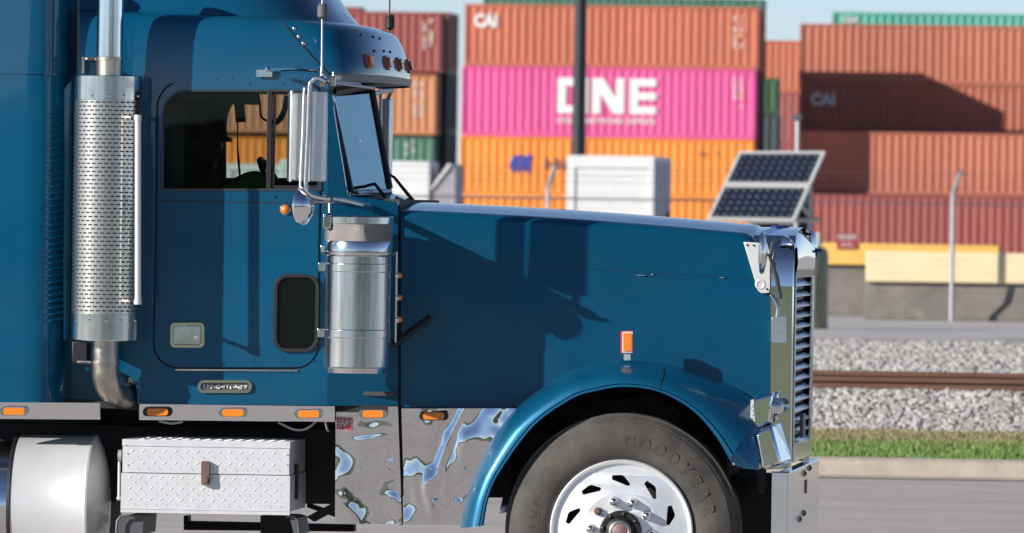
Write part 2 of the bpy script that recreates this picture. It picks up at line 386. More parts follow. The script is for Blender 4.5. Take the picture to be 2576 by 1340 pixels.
# ballast stones
st = MB(); ico = bmesh.new(); bmesh.ops.create_icosphere(ico, subdivisions=1, radius=1)
iv = [v.co.copy() for v in ico.verts]; iF = [tuple(v.index for v in f.verts) for f in ico.faces]; ico.free()
def stone(x, y, z, r):
    a = Matrix.Rotation(random.uniform(0, 6.3), 3, 'Z') @ Matrix.Rotation(random.uniform(0, 6.3), 3, 'X')
    sc = Vector((random.uniform(.7, 1.25), random.uniform(.7, 1.25), random.uniform(.55, 1)))
    vs = []
    for v in iv:
        q = a @ Vector((v.x * sc.x, v.y * sc.y, v.z * sc.z)); k = r * random.uniform(.8, 1.15)
        vs.append((x + q.x * k, y + q.y * k, z + q.z * k))
    st.add(vs, iF, 1 if random.random() < .28 else 0)
xr = lambda y: (X(1950, y) - 2.0, X(2640, y) + 1.6)
for i in range(7800):
    y = random.uniform(35.2, 37.1); a, b = xr(y); stone(random.uniform(a, b), y, bedz(y) + .005, random.uniform(.024, .055))
for i in range(2000):
    y = random.uniform(37.35, 38.55); a, b = xr(y); stone(random.uniform(a, b), y, bedz(y), random.uniform(.024, .05))
for i in range(16500):
    y = random.uniform(38.9, 66.5); a, b = xr(y); stone(random.uniform(a, b), y, bedz(y), random.uniform(.03, .062))
tag(st.build('ballast_stones', [M['stone'], M['stone2']], angle=0, recalc=False), kind='stuff', label='grey crushed stone ballast around the rails', cat='gravel')
# grass blades on the verge
gb = MB()
def blade(x, y, z, h):
    a = random.uniform(0, 6.28); wd = random.uniform(.004, .008); le = random.uniform(.1, .6) * h; b = random.uniform(0, 6.28)
    dx, dy = math.cos(a) * wd, math.sin(a) * wd; lx, ly = math.cos(b) * le, math.sin(b) * le
    gb.add([(x - dx, y - dy, z), (x + dx, y + dy, z), (x + lx * .4 + dx * .6, y + ly * .4 + dy * .6, z + h * .6), (x + lx * .4 - dx * .6, y + ly * .4 - dy * .6, z + h * .6), (x + lx, y + ly, z + h)], [(0, 1, 2, 3), (3, 2, 4)], 1 if random.random() < .08 + max(0, min((y - 29.5) / 4, .85)) else 0)
for i in range(52000):
    y = 26.85 + (random.random() ** 1.25) * 9.0; a, b = X(1950, y) - 2.0, X(2640, y) + 1.6
    x = random.uniform(a, b); h = random.uniform(.03, .085) * (1 if y < 30 else .55)
    blade(x, y, .1 + min((y - 26.84) * .02, .03), h)
tag(gb.build('grass', [M['blade'], M['dry']], angle=0, recalc=False), kind='stuff', label='green grass strip growing behind the kerb', cat='grass')
for y, lab in ((37.2, 'rusty brown rail nearest the grass verge'), (38.72, 'rusty brown rail just behind the nearer rail')):
    r0 = MB(); zb = .425 if y > 38 else .40
    pr = [(-.07, 0), (-.07, .012), (-.012, .03), (-.009, .115), (-.036, .13), (-.036, .160), (-.028, .168), (.028, .168), (.036, .160), (.036, .13), (.009, .115), (.012, .03), (.07, .012), (.07, 0)]
    r0.grid([[(x, y + a, zb - .02 + b) for a, b in pr] for x in (-150, -40, 0, 10, 20, 150)])
    for k in range(len(r0.f)):
        if k % 13 in (6,): r0.m[k] = 1
    tag(r0.build('steel_rail', [M['rail'], M['rail_top']]), label=lab, cat='rail', group='rails of the railway track')

# ------------------------------------------------------------------ containers
def corrug(x0, x1, z0, z1, y, out=-1, axis='x', pitch=.34, d=.045):
    mb = MB(); n = max(int(round((x1 - x0) / pitch)), 2); p = (x1 - x0) / n; line = []
    for i in range(n):
        a = x0 + i * p
        line += [(a, 0), (a + .10 * p, 0), (a + .30 * p, d), (a + .62 * p, d), (a + .82 * p, 0)]
    line.append((x1, 0))
    def P(a, o, z): return (a, y - out * o, z) if axis == 'x' else (y - out * o, a, z)
    mb.grid([[P(a, o, z0) for a, o in line], [P(a, o, z1) for a, o in line]])
    return mb
def container(x0, y0, z0, ln, h, mt, label, grp, depth=2.44):
    x1 = x0 + ln; y1 = y0 + depth; z1 = z0 + h
    t = thing('shipping_container', label, 'container', ((x0 + x1) / 2, (y0 + y1) / 2, z0), grp)
    f = MB(); pw = .11
    for xa in (x0, x1 - pw):
        for ya in (y0, y1 - pw): f.box(xa, xa + pw, ya, ya + pw, z0 + .002, z1 - .002)
    for ya in (y0 + .008, y1 - pw + .008):
        f.box(x0 + pw, x1 - pw, ya, ya + .07, z0 + .004, z0 + .16); f.box(x0 + pw, x1 - pw, ya, ya + .07, z1 - .10, z1 - .004)
    for xa in (x0 + .008, x1 - .078):
        f.box(xa, xa + .07, y0 + pw, y1 - pw, z0 + .004, z0 + .16); f.box(xa, xa + .07, y0 + pw, y1 - pw, z1 - .12, z1 - .004)
    f.build('frame', mt, t, angle=0)
    corrug(x0 + pw, x1 - pw, z0 + .16, z1 - .10, y0 + .022).build('side_panel', mt, t, angle=0)
    corrug(x0 + pw, x1 - pw, z0 + .16, z1 - .10, y1 - .022, 1).build('side_panel', mt, t, angle=0)
    corrug(y0 + pw, y1 - pw, z0 + .16, z1 - .12, x1 - .022, 1, 'y').build('end_panel', mt, t, angle=0)
    corrug(y0 + pw, y1 - pw, z0 + .16, z1 - .12, x0 + .022, -1, 'y').build('end_panel', mt, t, angle=0)
    MB().box(x0 + .07, x1 - .07, y0 + .07, y1 - .07, z1 - .05, z1 - .02).build('roof', mt, t, angle=0)
    MB().box(x0 + .07, x1 - .07, y0 + .07, y1 - .07, z0 + .03, z0 + .12).build('floor', mt, t, angle=0)
    return t
def cbox(u0, v_bot, Y, h, mt, label, grp, ln=12.19, u1=None, um=None):
    """container whose near side stands at depth Y, left edge at u0 (or right edge at u1)"""
    um = um or (u0 if u0 is not None else u1)
    z0 = W(um, v_bot, Y).z
    x0 = X(u0, Y, v_bot) if u0 is not None else X(u1, Y, v_bot) - ln
    t = container(x0, Y, z0, ln, h, mt, label, grp); t['_x0'] = x0; return t, x0, z0
GA = 'containers in the stack with the pink one'
GB = 'containers in the left hand stacks'
GC = 'containers in the right hand stacks'
Yp = 337.0; x0 = X(1157, Yp, 420)
H5, H4, H3, H2 = 2.48, 2.46, 2.90, 2.56
zz = 0.0; stk = []
for (h, mk, lab, dx) in ((H5, 'orange', 'orange container at the bottom of the stack, below the one with a blue logo', 0), (H4, 'orange', 'orange container with blue logo, below the pink one', 0),
                     (H3, 'pink', 'bright pink container with large white lettering', .03), (H2, 'coral', 'coral red container directly on top of the pink one', .12)):
    stk.append((container(x0 + dx, Yp, zz, 12.19, h, CP[mk], lab, GA), zz, h)); zz += h + .012
zz = 0
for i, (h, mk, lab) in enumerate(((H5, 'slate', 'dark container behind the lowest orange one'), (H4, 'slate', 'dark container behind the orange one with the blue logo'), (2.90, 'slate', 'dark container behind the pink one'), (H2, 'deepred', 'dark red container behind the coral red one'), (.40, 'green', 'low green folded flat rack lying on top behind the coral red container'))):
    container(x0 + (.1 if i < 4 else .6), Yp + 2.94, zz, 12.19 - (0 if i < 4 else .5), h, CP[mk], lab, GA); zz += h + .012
# markings
def mark(t, txt, u, v, Y, hpx, mt, wpx=None, bold=0.01, name='lettering'):
    s = FPX / (Y + 40.0)
    return text(name, txt, 1, W(u, v, Y - .014), mt, t, .004, width=(wpx / s if wpx else None), height=hpx / s, bold=bold)
pk = stk[2][0]
b = MB(); sk_ = lambda l: [(u - (v - 240) * .0145, v + (u - 1524) * .0145) for u, v in l]
b.plate(sk_([(1402, 196), (1480, 196), (1480, 286), (1402, 286)]), Yp - .014, .008, [sk_([(1424, 217), (1458, 217), (1458, 266), (1424, 266)])])
b.build('lettering', M['letter'], pk, angle=0)
for l in ([(1489, 286), (1489, 196), (1518, 196), (1549, 245), (1549, 196), (1571, 196), (1571, 286), (1543, 286), (1511, 236), (1511, 286)],
          [(1584, 286), (1584, 196), (1651, 196), (1651, 216), (1606, 216), (1606, 231), (1651, 231), (1651, 250), (1606, 250), (1606, 266), (1651, 266), (1651, 286)]):
    MB().plate(sk_(l), Yp - .014, .008).build('lettering', M['letter'], pk, angle=0)
mark(pk, 'OCEAN NETWORK EXPRESS', 1524, 304, Yp, 14, M['letter'], 250, .02)
cai = stk[3][0]; mark(cai, 'CAI', 1222, 51, Yp, 36, M['letter'], 58, .05)
og = stk[1][0]; mark(og, 'Hapag-Lloyd', 1513, 418, Yp, 38, M['ink'], 290, .01)
lg = MB()
s_ = 1.0
for dx in (0, 27):
    lg.plate([(1283 + dx, 428), (1281 + dx, 412), (1290 + dx, 392), (1312 + dx, 388), (1309 + dx, 400), (1302 + dx, 401), (1311 + dx, 408), (1304 + dx, 414), (1307 + dx, 431), (1294 + dx, 432), (1296 + dx, 414), (1291 + dx, 416), (1288 + dx, 431)], Yp - .014, .008)
lg.build('logo', M['navy'], og, angle=0)
def idmarks(t, u, v0, v1, Y, yel=True):
    mb = MB(); k = int((v1 - v0) / 7)
    for i in range(k):
        for du in (0, 17):
            if random.random() < .72: mb.plate(rr(u + du, v0 + i * 7, u + du + random.uniform(4, 7), v0 + i * 7 + 4.5, 0), Y - .014, .006)
    mb.build('identification_marks', M['letter'], t, angle=0)
    if yel: MB().plate(rr(u + 16, (v0 + v1) / 2, u + 25, (v0 + v1) / 2 + 9, 0), Y - .014, .006).build('warning_sticker', M['yellow'], t, angle=0)
idmarks(cai, 1845, 40, 125, Yp); idmarks(pk, 1845, 195, 275, Yp)
sm = MB()
for (u, v) in ((1757, 383), (1764, 385), (1772, 384), (1800, 383)): sm.plate(rr(u, v, u + 6, v + 6, 0), Yp - .014, .006)
sm.build('identification_marks', M['ink'], og, angle=0)
# left stacks
Yl = 352.0
def lrow(u1, v_bot, h, mk, lab, ln=12.19, Y=Yl): return cbox(None, v_bot, Y, h, CP[mk], lab, GB, ln, u1)
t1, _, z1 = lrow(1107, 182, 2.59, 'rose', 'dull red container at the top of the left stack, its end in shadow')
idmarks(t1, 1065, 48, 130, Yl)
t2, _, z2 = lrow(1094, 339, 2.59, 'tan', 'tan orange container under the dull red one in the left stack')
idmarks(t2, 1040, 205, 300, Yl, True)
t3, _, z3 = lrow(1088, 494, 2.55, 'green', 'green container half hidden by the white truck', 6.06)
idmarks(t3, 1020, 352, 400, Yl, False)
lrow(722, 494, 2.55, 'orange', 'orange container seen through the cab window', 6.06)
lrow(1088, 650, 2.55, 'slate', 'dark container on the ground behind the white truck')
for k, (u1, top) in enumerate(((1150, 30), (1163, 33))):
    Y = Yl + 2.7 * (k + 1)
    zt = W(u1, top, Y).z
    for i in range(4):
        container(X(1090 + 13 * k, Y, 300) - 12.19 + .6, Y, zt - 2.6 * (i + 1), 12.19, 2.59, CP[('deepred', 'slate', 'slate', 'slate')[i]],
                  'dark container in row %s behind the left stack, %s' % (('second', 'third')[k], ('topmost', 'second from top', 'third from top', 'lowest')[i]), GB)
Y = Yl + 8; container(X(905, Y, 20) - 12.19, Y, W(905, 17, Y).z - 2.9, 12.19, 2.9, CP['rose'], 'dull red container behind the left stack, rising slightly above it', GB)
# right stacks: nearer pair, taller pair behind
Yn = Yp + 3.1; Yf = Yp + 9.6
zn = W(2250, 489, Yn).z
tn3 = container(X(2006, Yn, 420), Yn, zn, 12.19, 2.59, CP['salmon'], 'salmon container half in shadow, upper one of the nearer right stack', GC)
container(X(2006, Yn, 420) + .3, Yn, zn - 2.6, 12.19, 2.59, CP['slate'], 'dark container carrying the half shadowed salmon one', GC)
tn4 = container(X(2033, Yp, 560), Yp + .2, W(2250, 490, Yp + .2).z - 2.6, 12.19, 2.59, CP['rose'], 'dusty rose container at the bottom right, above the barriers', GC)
zf = W(2250, 210, Yf).z
f1 = container(X(2012, Yf, 140), Yf, zf + .01, 12.19, W(2250, 62, Yf).z - zf, CP['salmon'], 'salmon container at the top of the right stack under the teal one', GC)
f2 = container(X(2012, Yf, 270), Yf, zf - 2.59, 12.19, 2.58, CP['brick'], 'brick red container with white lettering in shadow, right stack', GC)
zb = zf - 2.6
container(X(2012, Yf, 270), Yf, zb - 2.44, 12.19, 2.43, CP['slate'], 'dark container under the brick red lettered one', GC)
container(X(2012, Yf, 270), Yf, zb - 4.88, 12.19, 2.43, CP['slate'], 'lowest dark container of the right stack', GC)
mark(f2, 'CAI', 2070, 249, Yf, 32, M['letter'], 60, .05)
zt = W(2300, 31, Yf + 2.8).z
for i in range(4):
    t = container(X(2094, Yf + 2.8, 50), Yf + 2.8, zt - 2.6 * (i + 1), 12.19, 2.59, CP[('teal', 'slate', 'slate', 'slate')[i]], ('teal container peeking over the top of the right stack', 'dark container under the teal one', 'second dark container under the teal one', 'lowest dark container under the teal one')[i], GC)
    if i == 0: mark(t, 'CGA', 2140, 48, Yf + 2.8, 16, M['letter'], 40, .03)
Yc = 420.0; z = W(1960, 232, Yc).z
container(X(2040, Yc) - 12.19, Yc, z, 12.19, W(1960, 101, Yc).z - z, CP['coral'], 'coral container in the gap between the pink stack and the right stack, upper', GC)
for i in range(3):
    container(X(2040, Yc) - 12.19 + .0, Yc, z - 2.6 * (i + 1), 12.19, 2.59, CP[('maroon', 'maroon', 'slate')[i]], ('maroon container in the gap, directly under the coral one', 'lower maroon container in the gap', 'dark container lowest in the gap')[i], GC)
Yg = 372.0; z = W(1925, 286, Yg).z
container(X(1948, Yg) - 6.06, Yg, z, 6.06, W(1925, 196, Yg).z - z, CP['darkgreen'], 'small green container in the gap beside the pink stack', GC)
for i in range(3): container(X(1952, Yg) - 6.06, Yg, z - 2.2 * (i + 1) - .01 * i, 6.06, 2.19, CP['slate'], ('dark container right under the small green one', 'dark container two below the small green one', 'lowest dark container under the small green one')[i], GC)

# ------------------------------------------------------------------ white vehicles, pole, fence, solar panel, barriers
Yb = 200.0
def wheel_set(t, xs, y0, y1, r, name='wheel'):
    for x in xs:
        for (a, b) in ((y0, y0 + .26), (y1 - .26, y1)):
            MB().lathe('y', (x, a, r), [(0, .1), (0, r * .8), (.04, r), (b - a - .04, r), (b - a, r * .8), (b - a, .1)], 24).build(name, M['tyre'], t)
bt = thing('box_truck', 'white box truck with roll up rear door, parked before the orange containers', 'truck', (X(1535, Yb), Yb + 3, 0))
xa, xb = X(1425, Yb, 470), X(1645, Yb, 470); zt = W(1535, 391, Yb).z
b = MB(); b.box(xa, xb, Yb + .06, Yb + 6.2, 1.0, zt - .002); b.build('cargo_box', M['white'], bt, bevel=.03)
b = MB(); b.box(xb + .001, xb + .012, Yb + .3, Yb + 6, 1.05, zt - .12); b.build('side_panel', mat('grey lilac side sheet', (.42, .40, .47), 0, .6, var=.15), bt, angle=0)
d = MB(); n = 9
for i in range(n):
    za = 1.1 + (zt - .35 - 1.1) * i / n; zc = 1.1 + (zt - .35 - 1.1) * (i + 1) / n
    d.box(xa + .24, xb - .16, Yb + .045, Yb + .075, za + .006, zc - .006)
d.build('rear_door', M['white'], bt, angle=0, bevel=.006)
f = MB(); f.box(xa + .002, xa + .22, Yb, Yb + .12, 1.0, zt); f.box(xb - .15, xb - .002, Yb, Yb + .12, 1.0, zt); f.box(xa + .22, xb - .15, Yb, Yb + .12, zt - .33, zt - .003); f.box(xa + .1, xb - .1, Yb - .03, Yb + .12, .78, .99)
f.build('rear_frame', M['white'], bt, angle=0, bevel=.01)
g = MB()
for yy in (1.0, 2.2, 3.4, 4.6): g.box(xb, xb + .03, Yb + yy, Yb + yy + .08, 1.2, zt - .1)
g.split('side_rib', M['alu'], bt, angle=0)
c = MB(); c.box(xa + .15, xb - .15, Yb + 6.3, Yb + 8.1, .6, 2.3); c.build('truck_cab', M['white'], bt, bevel=.12)
c = MB(); c.box(xa + .5, xb - .5, Yb + .3, Yb + 8, .55, .95); c.build('chassis', M['dark'], bt)
wheel_set(bt, [xa + .25, xb - .25], Yb + 1.2, Yb + 1.9, .48)
h = MB(); h.tube([(xb + .1, Yb + 1, 1.5), (xb + .35, Yb + .8, 1.9), (xb + .3, Yb + .8, 1.1)], .05, 6); h.build('mirror_arm', M['dark'], bt)
Yt = 232.0
wt = thing('white_truck', 'white truck with slanted grey end panel, seen between windshield and orange containers', 'truck', (X(1050, Yt), Yt, 0))
xa, xb, xm = X(700, Yt), X(1082, Yt, 460), X(1146, Yt, 460); zt = W(1050, 405, Yt).z
b = MB(); b.box(xa, xb, Yt, Yt + 2.5, .95, zt); b.build('cargo_box', M['white'], wt, bevel=.05)
b = MB(); zc = zt
pf = [(xb + .004, 1.0), (xm, 1.0), (xm, zc - .1), (xb + .55, zc - .06), (xb + .004, zc - .75)]
b.prism([Vector((x, Yt + .1, q)) for x, q in pf], [Vector((x, Yt + 2.4, q)) for x, q in pf]); b.build('end_panel', mat('lilac grey panel', (.36, .33, .38), 0, .6, var=.1), wt, bevel=.03)
b = MB(); pf = [(xb + .0, zc - .83), (xb + .06, zc - .83), (xb + .62, zc - .1), (xb + .54, zc - .04)]
b.prism([Vector((x, Yt + .02, q)) for x, q in pf], [Vector((x, Yt + .09, q)) for x, q in pf]); b.build('trim', M['white'], wt, angle=0)
b = MB(); b.box(xa + .1, xm - .1, Yt + .5, Yt + 2, .5, .94); b.build('chassis', M['dark'], wt)
wheel_set(wt, [xa + 1, xa + 2.2, xb - .4], Yt + .05, Yt + 2.4, .5)
b = MB(); n = 7; xq = X(560, Yt)
Yw = 250.0; tr = thing('white_trailer', 'cream white ribbed trailer seen through the cab window', 'trailer', (X(600, Yw), Yw, 0))
xa, xb = X(330, Yw), X(770, Yw); zt = W(650, 411, Yw).z
corrug(xa + .1, xb - .1, 1.0, zt - .25, Yw + .02, -1, 'x', .6, .06).build('side_panel', M['white'], tr, angle=0)
b = MB(); b.box(xa, xb, Yw + .1, Yw + 2.5, 1, zt - .03); b.box(xa, xb, Yw, Yw + .09, zt - .24, zt); b.build('cargo_box', M['white'], tr, angle=0)
b = MB(); b.box(xa + .3, xb - .3, Yw + .5, Yw + 2, .5, .95); b.build('chassis', M['dark'], tr)
wheel_set(tr, [xa + .8, xa + 2, xb - 1], Yw + .05, Yw + 2.4, .5)
# light pole
Yq = 215.0
lp = thing('light_pole', 'tall dark tapered light pole standing in front of the pink container', 'pole', (X(1456, Yq, 400), Yq, 0))
px = W(1457, 300, Yq).x
MB().lathe('z', (px, Yq, 0), [(.5, .205), (3, .195), (9, .165), (14, .135), (14.02, .0)], 28).build('shaft', M['pole'], lp)
MB().lathe('z', (px, Yq, 0), [(0, .40), (.5, .40), (.505, .1)], 28).build('footing', M['concrete'], lp)
a = MB(); a.tube([(px, Yq, 13.8), (px + .9, Yq, 14.1)], .05, 8); a.tube([(px, Yq, 13.8), (px - .9, Yq, 14.1)], .05, 8); a.build('arm', M['pole'], lp)
for s in (-1, 1): MB().box(px + s * .9 - .3, px + s * .9 + .3, Yq - .18, Yq + .18, 14.06, 14.2).build('lamp_head', M['pole'], lp, bevel=.03)
# fence
Yfn = 127.0
fx = [X(u, Yfn, 600) for u in (360, 870, 1377, 1888, 2396, 2905)]
fe = thing('barbed_wire_fence', 'galvanised fence with bent post tops and barbed wire in front of the yard', 'fence', (fx[3], Yfn, 0))
for x in fx:
    p = MB(); p.tube([(x, Yfn, 0), (x, Yfn, 2.30), (x + .012, Yfn - .01, 2.38), (x + .06, Yfn - .1, 2.5), (x + .15, Yfn - .25, 2.74)], .042, 10); p.build('post', M['galv'], fe)
wr = MB()
for k in range(3): wr.tube([(fx[0], Yfn - .06 - .08 * k, 2.45 + .12 * k), (fx[-1], Yfn - .06 - .08 * k, 2.45 + .12 * k)], .004, 5)
for k in range(18): wr.tube([(fx[0], Yfn, .15 + .12 * k), (fx[-1], Yfn, .15 + .12 * k)], .0016, 4)
wr.build('wire', mat('dull wire', (.12, .12, .125), .3, .6), fe)
tp = MB(); tp.tube([(fx[0], Yfn, 2.14), (fx[-1], Yfn, 2.14)], .016, 8); tp.build('top_rail', mat('dull fence rail', (.13, .125, .13), .3, .6), fe)
# solar panel on its mast
Ys = 100.0
sp = thing('solar_panel', 'two row solar panel tilted on a galvanised mast behind the truck hood', 'solar panel', (X(1998, Ys, 450), Ys, 0))
A, B, C_, D_ = W(1860, 381, Ys + 1.0), W(2076, 381, Ys + .8), W(1998, 556, Ys - .2), W(1778, 552, Ys - .0)
nrm = (B - A).cross(D_ - A).normalized()
if nrm.y > 0: nrm = -nrm
def pan(s, t): return (A * (1 - s) + B * s) * (1 - t) + (D_ * (1 - s) + C_ * s) * t
def slab(mb, s0, s1, t0, t1, d0, d1):
    q = [pan(s0, t0), pan(s1, t0), pan(s1, t1), pan(s0, t1)]
    mb.hexa([p + nrm * d1 for p in q], [p + nrm * d0 for p in q])
fr = MB()
for (a, b_) in ((0, .487), (.493, 1)):
    slab(fr, 0, .035, a, b_, -.04, .012); slab(fr, .965, 1, a, b_, -.04, .012); slab(fr, .035, .965, a, a + .035, -.04, .011); slab(fr, .035, .965, b_ - .035, b_, -.04, .011)
    slab(fr, .0355, .9645, a + .0355, b_ - .0355, -.03, -.012)
fr.build('panel_frame', M['alu'], sp, angle=0)
M['contacts'] = mat('solar cell sheen', (.22, .235, .30), .2, .4)  # pale contact dots, part of the cell pattern
for (a, b_) in ((.036, .451), (.529, .964)):
    ce = MB()
    for i in range(10):
        for j in range(5):
            s0 = .04 + .92 * i / 10; s1 = .04 + .92 * (i + 1) / 10; t0 = a + (b_ - a) * j / 5; t1 = a + (b_ - a) * (j + 1) / 5
            slab(ce, s0 + .004, s1 - .004, t0 + .003, t1 - .003, -.011, .002)
            k = len(ce.f); slab(ce, s0 + .034, s1 - .034, t0 + .032, t1 - .032, .003, .0045)
            for q in range(k, len(ce.f)): ce.m[q] = 1
    ce.build('solar_cells', [M['cell'], M['contacts']], sp, angle=0)
mp_ = MB(); mx = X(2000, Ys + .6, 330); mp_.tube([(mx, Ys + 1.3, 0), (mx, Ys + 1.3, W(2000, 300, Ys + 1.3).z)], .037, 10)
mx2 = X(2032, Ys + .6, 520); mp_.tube([(mx2, Ys + 1.25, 0), (mx2, Ys + 1.25, W(2032, 470, Ys + 1).z)], .032, 10); mp_.build('mast', M['galv'], sp)
ar = MB(); ar.tube([W(1880, 558, Ys + .5), W(2060, 552, Ys + .5)], .035, 8); ar.tube([W(1990, 480, Ys + .7), W(2034, 540, Ys + 1.2)], .03, 8); ar.build('bracket', M['galv'], sp)
hd = MB(); hd.box(mx - .08, mx + .06, Ys + 1.2, Ys + 1.4, W(2000, 300, Ys + 1.3).z, W(2000, 288, Ys + 1.3).z); hd.build('sensor_head', M['grey'], sp, bevel=.01)
# olive utility cabinet
Yo = 113.0; xo = X(2030, Yo, 720); zo = W(2060, 618, Yo).z
oc = thing('utility_cabinet', 'olive green round topped utility cabinet beside the chrome grille', 'cabinet', (xo, Yo, 0))
ro = X(2083, Yo, 720) - xo
MB().lathe('z', (xo, Yo, 0), [(0, ro + .01), (.06, ro + .01), (.065, ro), (zo - .14, ro), (zo - .05, ro * .9), (zo, ro * .55), (zo + .005, 0)], 40).build('housing', M['olive'], oc)
cap_x = X(2060, Yo, 600)
MB().lathe('z', (cap_x, Yo, 0), [(zo - .1, .045), (zo + .19, .045), (zo + .23, .03), (zo + .24, 0)], 16).build('vent_pipe', mat('pale green pipe', (.33, .36, .29), .2, .5), oc)
d = MB(); d.box(xo - .01, xo + .16, Yo - ro - .015, Yo - ro + .03, .3, .9); d.build('access_panel', M['olive'], oc, bevel=.01)
# barriers
def jersey(x0, x1, y, h, top, lab, paint, low=.55, label_cat='barrier'):
    t = thing('concrete_barrier', lab, label_cat, ((x0 + x1) / 2, y, 0), 'concrete barriers at the yard edge')
    hs = h * low
    prof = [(-.40, 0), (-.40, .08), (-.22, .34), (-.17, hs), (.17, hs), (.22, .34), (.40, .08), (.40, 0)]
    mb = MB(); xs = [x0 + (x1 - x0) * i / 8 for i in range(9)]
    mb.grid([[(x, y + a, b) for a, b in prof] for x in xs], closed=True)
    k = len(prof); o = len(mb.v) - 9 * k
    mb.f += [tuple(range(k)), tuple(o + 8 * k + i for i in range(k))]; mb.m += [0, 0]
    mb.build('lower_wall', M['concrete'], t, bevel=.015)
    tp = MB(); tp.box(x0 - .001, x1 + .001, y - .30, y + .30, hs + .004, h); tp.build('painted_cap', paint, t, bevel=.02)
    return t
Yj = 127.9
zj = W(2300, 633, Yj - .3).z
jersey(X(2180, Yj, 700), X(2180, Yj, 700) + 6.1, Yj, zj, 0, 'long cream yellow topped barrier right of the olive cabinet', M['cream'])
zj2 = W(2300, 614, 133).z
jersey(X(2515, 133.5, 640) - 4.2, X(2515, 133.5, 640), 133.5, zj2, 0, 'deeper yellow topped barrier behind the cream one', M['yellow'], .70)
zl = W(2150, 625, 132).z
sg = thing('warning_sign', 'small red sign with pale lettering fixed to the deeper yellow barrier', 'sign', (X(2130, 133.17), 133.17, 0))
b = MB(); b.plate(rr(2105, 606, 2156, 626, 2), 133.17, .02); b.build('sign_plate', M['signred'], sg, angle=0)
b = MB(); b.plate(rr(2102, 588, 2160, 604, 2), 133.17, .02); b.build('upper_plate', mat('faded red sign', (.30, .10, .11), 0, .6), sg, angle=0)
b = MB()
for (u, v, ww) in ((2108, 592, 46), (2112, 598, 36), (2117, 611, 26), (2115, 617, 32)):
    q = u
    while q < u + ww:
        e = random.uniform(3, 6); b.plate(rr(q, v, q + e, v + 2.6, 0), 133.155, .01); q += e + 2.2
b.build('lettering', M['letter'], sg, angle=0)

# ================================================================== THE TRUCK
YC = 1.15                                   # centre line
TK = thing('semi_truck', 'blue conventional semi truck with chrome stack, long hood and sleeper, filling the foreground', 'truck', (0, YC, 0))
def mir(p): return Vector((p[0], 2 * YC - p[1], p[2]))
CY = .12                                    # cab side
# ---------------- sleeper
sl_plan = [(-420, .0), (60, .0), (88, .002), (108, .012), (126, .032), (142, .065), (154, .105), (163, .15), (168, .2), (172, .30)]
def sl_row(v):
    pts = [Vector((X(u, y), y, 0)) for u, y in sl_plan]
    z = Z(v, 0.0, 90)
    near = [Vector((p.x, p.y, z)) for p in pts]
    return near + [mir(p) for p in reversed(near)]
b = MB(); b.grid([sl_row(v) for v in (1014, 940, 800, 500, 190)])
b.grid([[p + Vector((0, 0, 0)) for p in sl_row(v)] for v in (186, 90, 0, -80)])
b.grid([[p + Vector((-.004, .004 if p.y < YC else -.004, 0)) for p in sl_row(v)] for v in (191, 185)])
b.rivets((-60, 184), (112, 185), 12, 0.0); b.rivets((0, 938), (112, 940), 8, 0.0)
b.rivets((93, 230), (80, 870), 9, 0.003)
b.build('sleeper', M['paint'], TK, angle=40)
# louvre corner
lv = MB()
for i in range(34):
    v = 276 + i * 16
    pts = []
    for u, y in ((110, .012), (122, .026), (134, .047), (146, .076), (157, .118)):
        p = W(u, v + (134 - u) * .22, y); pts.append(p + Vector((.004, -.004, 0)))
    lv.tube(pts, [.002, .006, .008, .009, .009], 6)
lv.build('louver_panel', M['paint'], TK)
b = MB(); b.plate([(158, 225), (168, 208), (181, 200), (180, 240), (176, 380), (173, 600), (168, 845), (163, 858), (157, 850), (155, 700), (158, 380)], .10, .05)
b.build('louver_frame', M['paint'], TK, bevel=.008)
b = MB(); b.box(X(150, .3), X(326, .3), .30, 2.0, Z(1040, .3), Z(-80, .3)); b.build('sleeper_bulkhead', M['paint'], TK)
# ---------------- cab side with door and window
door_o = rr(389, 200, 808, 928, [70, 52, 60, 66], 8)
door_o = [(u - (v - 560) * .0145, v) for u, v in door_o]
cab_o = [(215, 189), (640, 188), (790, 190), (826, 206), (824, 1019.5), (346, 1015), (343, 972), (325, 945), (300, 934), (215, 930)]
cowl_o = [(826.5, 207), (830, 214), (846, 320), (866, 440), (874, 492), (1001, 508), (1001, 1020), (842, 1020), (824.5, 1019.6)]
ycab = lambda u: CY + max(0, u - 824) * .00045
def inset(pts, d):
    cu = sum(p[0] for p in pts) / len(pts); cv = sum(p[1] for p in pts) / len(pts); n = len(pts); out = []
    for i in range(n):
        a, c = pts[i - 1], pts[(i + 1) % n]; t = Vector((c[0] - a[0], c[1] - a[1])).normalized(); nn = Vector((-t.y, t.x))
        p = Vector(pts[i])
        if nn.dot(Vector((cu, cv)) - p) < 0: nn = -nn
        out.append(tuple(p + nn * d))
    return out
b = MB(); b.plate(cab_o, CY, .03, [door_o]); b.plate(cowl_o, ycab, .03)
b.rivets((405, 197), (640, 193), 9, CY); b.rivets((520, 937), (812, 942), 10, CY); b.rivets((806, 950), (803, 1010), 5, CY); b.rivets((372, 470), (352, 900), 12, CY, .0025)
b.rivets((880, 700), (880, 701), 1, ycab); b.rivets((330, 940), (420, 940), 5, CY)
b.build('cab_side', M['paint'], TK, angle=40)
win = rr(408, 226, 812, 478, [62, 30, 6, 6], 8)
win = [(u - (v - 350) * .008, v) for u, v in win]
